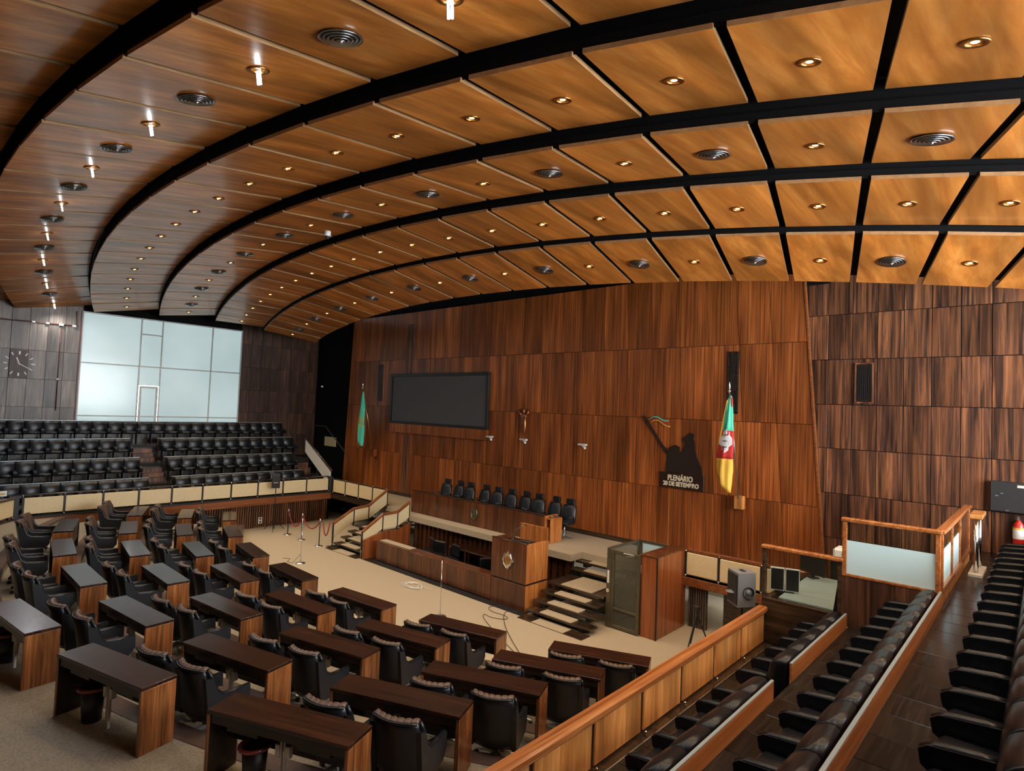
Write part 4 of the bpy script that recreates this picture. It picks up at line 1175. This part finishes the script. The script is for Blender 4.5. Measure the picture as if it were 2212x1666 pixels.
rope(bp[0], bp[1], .42, 'red velvet rope hanging deep between the first two barrier posts')
rope(bp[1], bp[2], .3, 'red velvet rope between the middle and last barrier posts')
rope((-18.68, 10.87), (-18.53, 11.12), .45, 'red velvet rope from the last post to the stair newel')
t = thing('wall_outlet', 'white socket plate on the fluted gallery wall', 'socket', (-22.87, 10.6, .28))
MB().cbox(0, .02, -.08, .08, -.12, .12, .005).build('plate', MT['white'], t)
for s in (-1, 1): MB().box(.02, .024, -.04, .04, s * .06 - .03, s * .06 + .03).build('socket_hole', MT['darkgrey'], t)

# ================================================================== FRONT WALL FITTINGS
t = thing('projection_screen', 'large dark grey projection screen in black frame', 'screen', (-18.04, YW, 4.25))
MB().box(-2.95, 2.85, -.10, -.04, .06, 2.04).build('cloth', MT['screen'], t)
MB().cbox(-3.1, 2.92, -.14, -.03, 2.0, 2.12, .01).cbox(-3.1, 2.92, -.14, -.03, -.0, .1, .01).cbox(-3.1, -2.98, -.14, -.03, .1, 2.0, .01).cbox(2.82, 2.92, -.14, -.03, .1, 2.0, .01).build('frame', MT['black'], t)
MB().cbox(-3.0, 2.92, -.16, -.01, -.38, -.0, .01).build('wooden_apron', MT['red'], t)
# bronze figure
t = thing('bronze_figure', 'small polished bronze wall figure with raised arms', 'sculpture', (-13.38, YW - .03, 4.2))
rings = []
for (z, w_, d_, dx) in ((0., .035, .03, .03), (.1, .075, .05, .02), (.25, .10, .065, .01), (.4, .115, .07, -.01), (.5, .10, .06, -.01), (.6, .13, .07, 0), (.68, .15, .06, .0), (.72, .04, .035, 0), (.78, .05, .045, -.01), (.84, .045, .045, -.01), (.88, .02, .02, -.01)):
    rings.append([(dx + w_ * math.cos(2 * PI * k / 10), -.06 + d_ * math.sin(2 * PI * k / 10), z) for k in range(10)])
loft(rings).build('torso', MT['bronze'], t, True)
for s in (-1, 1): MB().tube([(s * .10, -.06, .66), (s * .19, -.08, .72), (s * .17, -.06, .86)], [.05, .042, .035], 8).build('arm', MT['bronze'], t, True)
MB().cyl((0, -.06, .4), (0, .025, .4), .012, None, 6).build('bracket', MT['black'], t)
for (x, lab) in ((-14.98, 'nearest the projection screen'), (-13.35, 'under the bronze figure'), (-10.86, 'between bronze figure and horseman relief')):
    t = thing('wall_spotlight', 'small white wall spotlight ' + lab, 'spotlight', (x, YW, 4.0), 0, 'white wall spotlights')
    MB().cbox(-.05, .05, -.06, 0, -.04, .04, .008).build('mount', MT['white'], t)
    MB().cbox(-.16, .16, -.16, -.06, -.02, .04, .015).build('head', MT['white'], t)
    MB().tube([(.02, -.1, -.02), (.14, -.16, -.09)], [.045, .04], 10).build('lamp_can', MT['white'], t)
# horseman relief (generic)
t = thing('wall_relief', 'dark silhouette relief of a rider with raised pole and pennant', 'relief', (-7.5, YW, 3.42))
MB().prism([(-.52, 0), (.58, 0), (.56, .22), (.42, .48), (.36, .72), (.34, .9), (.30, 1.02), (.32, 1.12), (.22, 1.16), (.06, 1.05), (-.04, .98), (.0, .90), (.08, .92), (.04, .76), (-.02, .62), (-.12, .62), (-.1, .74), (-.2, .8), (-.32, .76), (-.42, .70), (-.48, .5), (-.5, .25)], 'y', -.05, -.012).build('rider_silhouette', MT['silhouette'], t)
MB().prism([(-1.27, 1.56), (-1.24, 1.60), (-1.17, 1.5), (-1.1, 1.42), (-.6, .76), (-.46, .62), (-.48, .5), (-.62, .66), (-1.12, 1.34), (-1.2, 1.42)], 'y', -.05, -.012).build('pole', MT['silhouette'], t)
for i, mt in enumerate(('flag_green', 'flag_red', 'flag_yellow')):
    up_ = []; lo_ = []
    for k in range(11):
        a = k / 10; x = -1.07 + .6 * a + .03 * i
        z = 1.48 + .08 * math.sin(a * PI * 1.6) * (1 - .2 * a) - .035 * i - .045 * a * (i - .5) + .03 * a
        th = .035 * (a ** .5)
        up_.append((x, z + th * .5)); lo_.append((x, z - th * .5 - .004))
    MB().prism(lo_ + up_[::-1], 'y', -.06, -.03).build('pennant_stripe', MT[mt], t)
# name board
t = thing('name_board', 'dark board with ivory letters PLENÁRIO 20 DE SETEMBRO', 'sign', (-7.52, YW, 3.23))
MB().cbox(-.66, .66, -.07, -.01, -.21, .21, .008).build('board', MT['signwood'], t)
def text(s, size, x, y, z, parent, mat, wmax=None):
    cu = bpy.data.curves.new('lettering', 'FONT'); cu.body = s; cu.size = size; cu.extrude = .008; cu.offset = .006; cu.align_x = 'CENTER'; cu.align_y = 'CENTER'
    tmp = bpy.data.objects.new('tmp', cu); COL.objects.link(tmp)
    bpy.context.view_layer.update()
    me = bpy.data.meshes.new_from_object(tmp.evaluated_get(bpy.context.evaluated_depsgraph_get()))
    bpy.data.objects.remove(tmp)
    xs__ = [v.co.x for v in me.vertices]; wd = max(xs__) - min(xs__)
    sx = (wmax / wd) if wmax else 1
    for v in me.vertices: v.co = Vector((v.co.x * sx, 0 - v.co.z, v.co.y))
    me.materials.clear(); me.materials.append(mat)
    o = place('lettering', me, parent, (x, y, z))
    return o
text('PLENÁRIO', .21, -.02, -.08, .065, t, MT['lettering'], .74)
text('20 DE SETEMBRO', .165, 0, -.08, -.10, t, MT['lettering'], 1.06)
o = MB().box(-7.9, -7.885, YW - .015, YW, 1.3, 3.02).build('wall_cable', MT['rail_panel']); tag(o, 'thin pale cable running down the veneer below the name board', 'cable')

# flags
def flag(label, base, tip, kind):
    t = thing('flag', label, 'flag', base)
    b = Vector((0, 0, 0)); tp = Vector(tip) - Vector(base)
    MB().cbox(-.11, .11, -.02, .16, -.17, .17, .01).build('wall_bracket', MT['column'] if kind == 1 else MT['rail_panel'], t)
    MB().cyl((0, 0, .1), tp, .021, None, 8).build('pole', MT['brass'] if kind == 1 else MT['steel'], t, True)
    f_ = MB().lathe([(0, -.05), (.035, -.03), (.04, 0), (.02, .04), (.015, .07), (.03, .10), (.0, .24)], 10, tp).build('finial', MT['chrome'], t, True)
    # hanging cloth: pleated column below the upper pole, widening downward
    top = tp * .96
    L_ = 2.35
    segs = {1: [(0, .34, 'flag_green'), (.34, .62, 'flag_green'), (.62, 1., 'flag_green')], 2: [(0, .38, 'flag_green'), (.38, .68, 'flag_red'), (.68, 1., 'flag_yellow')]}[kind]
    def ring(a):
        c = top + Vector((-.06 * a * (1 if kind == 1 else 1.6) + .035 * math.sin(7 * a) * a, .02, -L_ * a))
        wd = .03 + .14 * math.sin(min(1, a * 1.3) * PI * .55) * (1 if a < .8 else lerp(1, .72, (a - .8) / .2))
        out = []
        n = 20
        for k in range(n):
            an = 2 * PI * k / n
            rr = 1 + .30 * math.cos(5 * an + a * 4) + .12 * math.cos(2 * an - a * 9)
            out.append(c + Vector((wd * rr * math.cos(an), wd * .55 * rr * math.sin(an), (-.10 * math.cos(an) if a > .9 else 0))))
        return out
    for (a0, a1, mt) in segs:
        loft([ring(lerp(a0, a1, k / 8)) for k in range(9)]).build('cloth', MT[mt], t, True)
    if kind == 1:
        for (a0, a1, k0) in ((.38, .62, 13), (.5, .7, 16)):
            m = MB(); rows = []
            for i in range(7):
                rg = ring(lerp(a0, a1, i / 6)); c = sum(rg, Vector()) / len(rg)
                rows.append([c + (rg[(k0 + q) % 20] - c) * 1.04 for q in range(3)])
            m.add([p for r_ in rows for p in r_], [(i * 3 + q, i * 3 + q + 1, i * 3 + q + 4, i * 3 + q + 3) for i in range(6) for q in range(2)])
            m.build('yellow_fold', MT['flag_yellow'], t, True)
    else:
        m = MB(); rows = []
        for i in range(9):
            a = lerp(.36, .62, i / 8)
            rg = ring(a); c = sum(rg, Vector()) / len(rg); hw_ = math.sqrt(max(0, 1 - ((i - 4) / 4.0) ** 2)) * 3.2
            rows.append([c + (rg[int(15 + q) % 20] - c) * 1.05 for q in (-max(hw_, .0) / 1.0, 0, hw_)])
        m.add([p for r_ in rows for p in r_], [(i * 3 + q, i * 3 + q + 1, i * 3 + q + 4, i * 3 + q + 3) for i in range(8) for q in range(2)])
        m.build('white_seal', MT['flag_white'], t, True)
        for i in (2, 4, 6):
            rg = ring(lerp(.36, .62, i / 8)); c = sum(rg, Vector()) / 20
            MB().tube([c + (rg[q] - c) * 1.09 for q in (14, 15, 16)], .012, 5).build('seal_mark', MT['darkgrey'], t)
        rg = [ring(a) for a in (.05, .2, .35, .5)]
        MB().tube([g_[11] * 1.0 for g_ in rg], .022, 6).build('gold_fringe', MT['flag_yellow'], t)
        rg = [ring(a) for a in (.02, .15, .3, .45)]
        MB().tube([g_[1] * 1.0 for g_ in rg], .028, 6).build('red_fold', MT['flag_red'], t)
flag('green flag with yellow fold on a leaning pole beside the projection screen', (-22.18, 15.2, 2.86), (-22.29, 14.6, 5.72), 1)
flag('green red and yellow flag with white seal beside the name board', (-5.87, 15.2, 2.87), (-5.93, 14.6, 5.72), 2)

# ================================================================== RIGHT WALL FITTINGS
t = thing('wall_cabinet', 'black steel wall cabinet on the dark rosewood wall', 'cabinet', (-.1, YD, 3.68))
MB().cbox(-.76, .76, -.16, -.01, -.3, .3, .012).build('door', MT['darkgrey'], t)
MB().box(-.34, -.22, -.166, -.16, .2, .25).build('label_plate', MT['offwhite'], t)
for (x, z) in ((-.68, 0), (-.52, -.28), (-.6, .05)): MB().box(x, x + .05, -.17, -.16, z, z + .025).build('latch', MT['steel'], t)
t = thing('fire_extinguisher', 'red fire extinguisher with white label hanging on the dark wall', 'fire extinguisher', (-.42, 15.44, 2.72))
MB().lathe([(0, .02), (.085, .02), (.092, .06), (.092, .38), (.07, .46), (.035, .5), (.03, .53), (0, .53)], 18).build('cylinder', MT['red_paint'], t, True)
MB().lathe([(.0935, .16), (.0935, .34)], 18).build('label_band', MT['white'], t, True)
MB().lathe([(.0937, .34), (.0937, .38)], 18).build('yellow_band', MT['flag_yellow'], t, True)
MB().box(-.02, .02, -.06, .03, .53, .58).box(-.015, .015, -.11, -.02, .58, .60).build('valve', MT['steel'], t)
MB().tube([(.03, 0, .54), (.12, -.02, .45), (.115, -.03, .2)], .012, 6).build('hose', MT['black'], t, True)
MB().box(-.04, .04, .08, .115, .2, .5).build('wall_bracket', MT['black'], t)

# ================================================================== LEFT WALL FITTINGS
t = thing('wall_clock', 'wall clock of separate white markers and hands on grey veneer', 'clock', (XL + .035, 3.62, 6.0))
MB().cbox(-.02, .004, -.27, .27, -.52, .52, .004).build('back_plate', MT['rose_dark'], t)
for k in range(12):
    a = 2 * PI * k / 12; big = .05 if k % 3 == 0 else .035
    m = MB().cbox(.004, .02, -big / 2, big / 2, .34, .46, .003)
    o = m.build('hour_marker', MT['white'], t); o.rotation_euler = (-a, 0, 0)
def hand(ang, l_, w_, nm):
    o = MB().cbox(.022, .03, -w_ / 2, w_ / 2, -.05, l_, .003).build(nm, MT['white'], t); o.rotation_euler = (-ang, 0, 0)
# seen from inside the hall the wall's +y runs to the right
hand(R(11.33 * 30), .24, .035, 'hour_hand'); hand(R(20 * 6), .33, .025, 'minute_hand')
t = thing('conduit', 'dark red conduit run with white junction boxes on the grey veneer', 'conduit', (XL + .03, 0, 0))
MB().tube([(0, 2.6, 7.57), (0, 5.27, 7.62)], .018, 6).tube([(0, 4.79, 7.6), (0, 4.8, 4.3)], .018, 6).tube([(0, 5.25, 8.2), (0, 5.27, 7.62)], .018, 6).build('pipe', MT['conduit'], t, True)
for (y, z, s) in ((4.79, 7.6, .07), (3.95, 7.6, .05), (4.37, 7.6, .05), (5.2, 7.6, .06), (4.8, 5.5, .05)):
    MB().cbox(-.02, .05, y - s, y + s, z - s * .6, z + s * .6, .006).build('junction_box', MT['white'], t)
o = MB().box(XL + .0, XL + .04, 5.40, 5.445, 3.9, 8.25).build('window_edge_strip', MT['conduit']); tag(o, 'dark red strip along the near edge of the big window', 'strip')
# small exit plate at the near end of the far gallery
t = thing('sign_plate', 'small white and orange plate on the wooden end of the far gallery', 'sign', (-22.5, 2.75, 1.98))
MB().cbox(-.01, .01, -.1, .1, -.08, .08, .004).build('plate', MT['white'], t)
MB().box(.01, .013, -.05, .06, -.03, .02).build('mark', MT['flag_yellow'], t)

# unseen lamp added under the right walkway to brighten the passage
t = thing('added_passage_lamp', 'unseen lamp added under the walkway to brighten the passage', 'lamp', (-5.7, 15.6, 1.0))
MB().cbox(-.12, .12, -.12, .12, -.05, .0, .01).build('housing', MT['white'], t)
MB().cbox(-.1, .1, -.1, .1, -.07, -.05, .006).build('diffuser', MT['cool_tube'], t)
ld = bpy.data.lights.new('passage_fill_light', 'POINT'); ld.energy = 14; ld.color = (1, .93, .8); ld.shadow_soft_size = .08
lo = bpy.data.objects.new('lamp_light', ld); COL.objects.link(lo); lo.parent = t; lo.location = (0, 0, -.12)
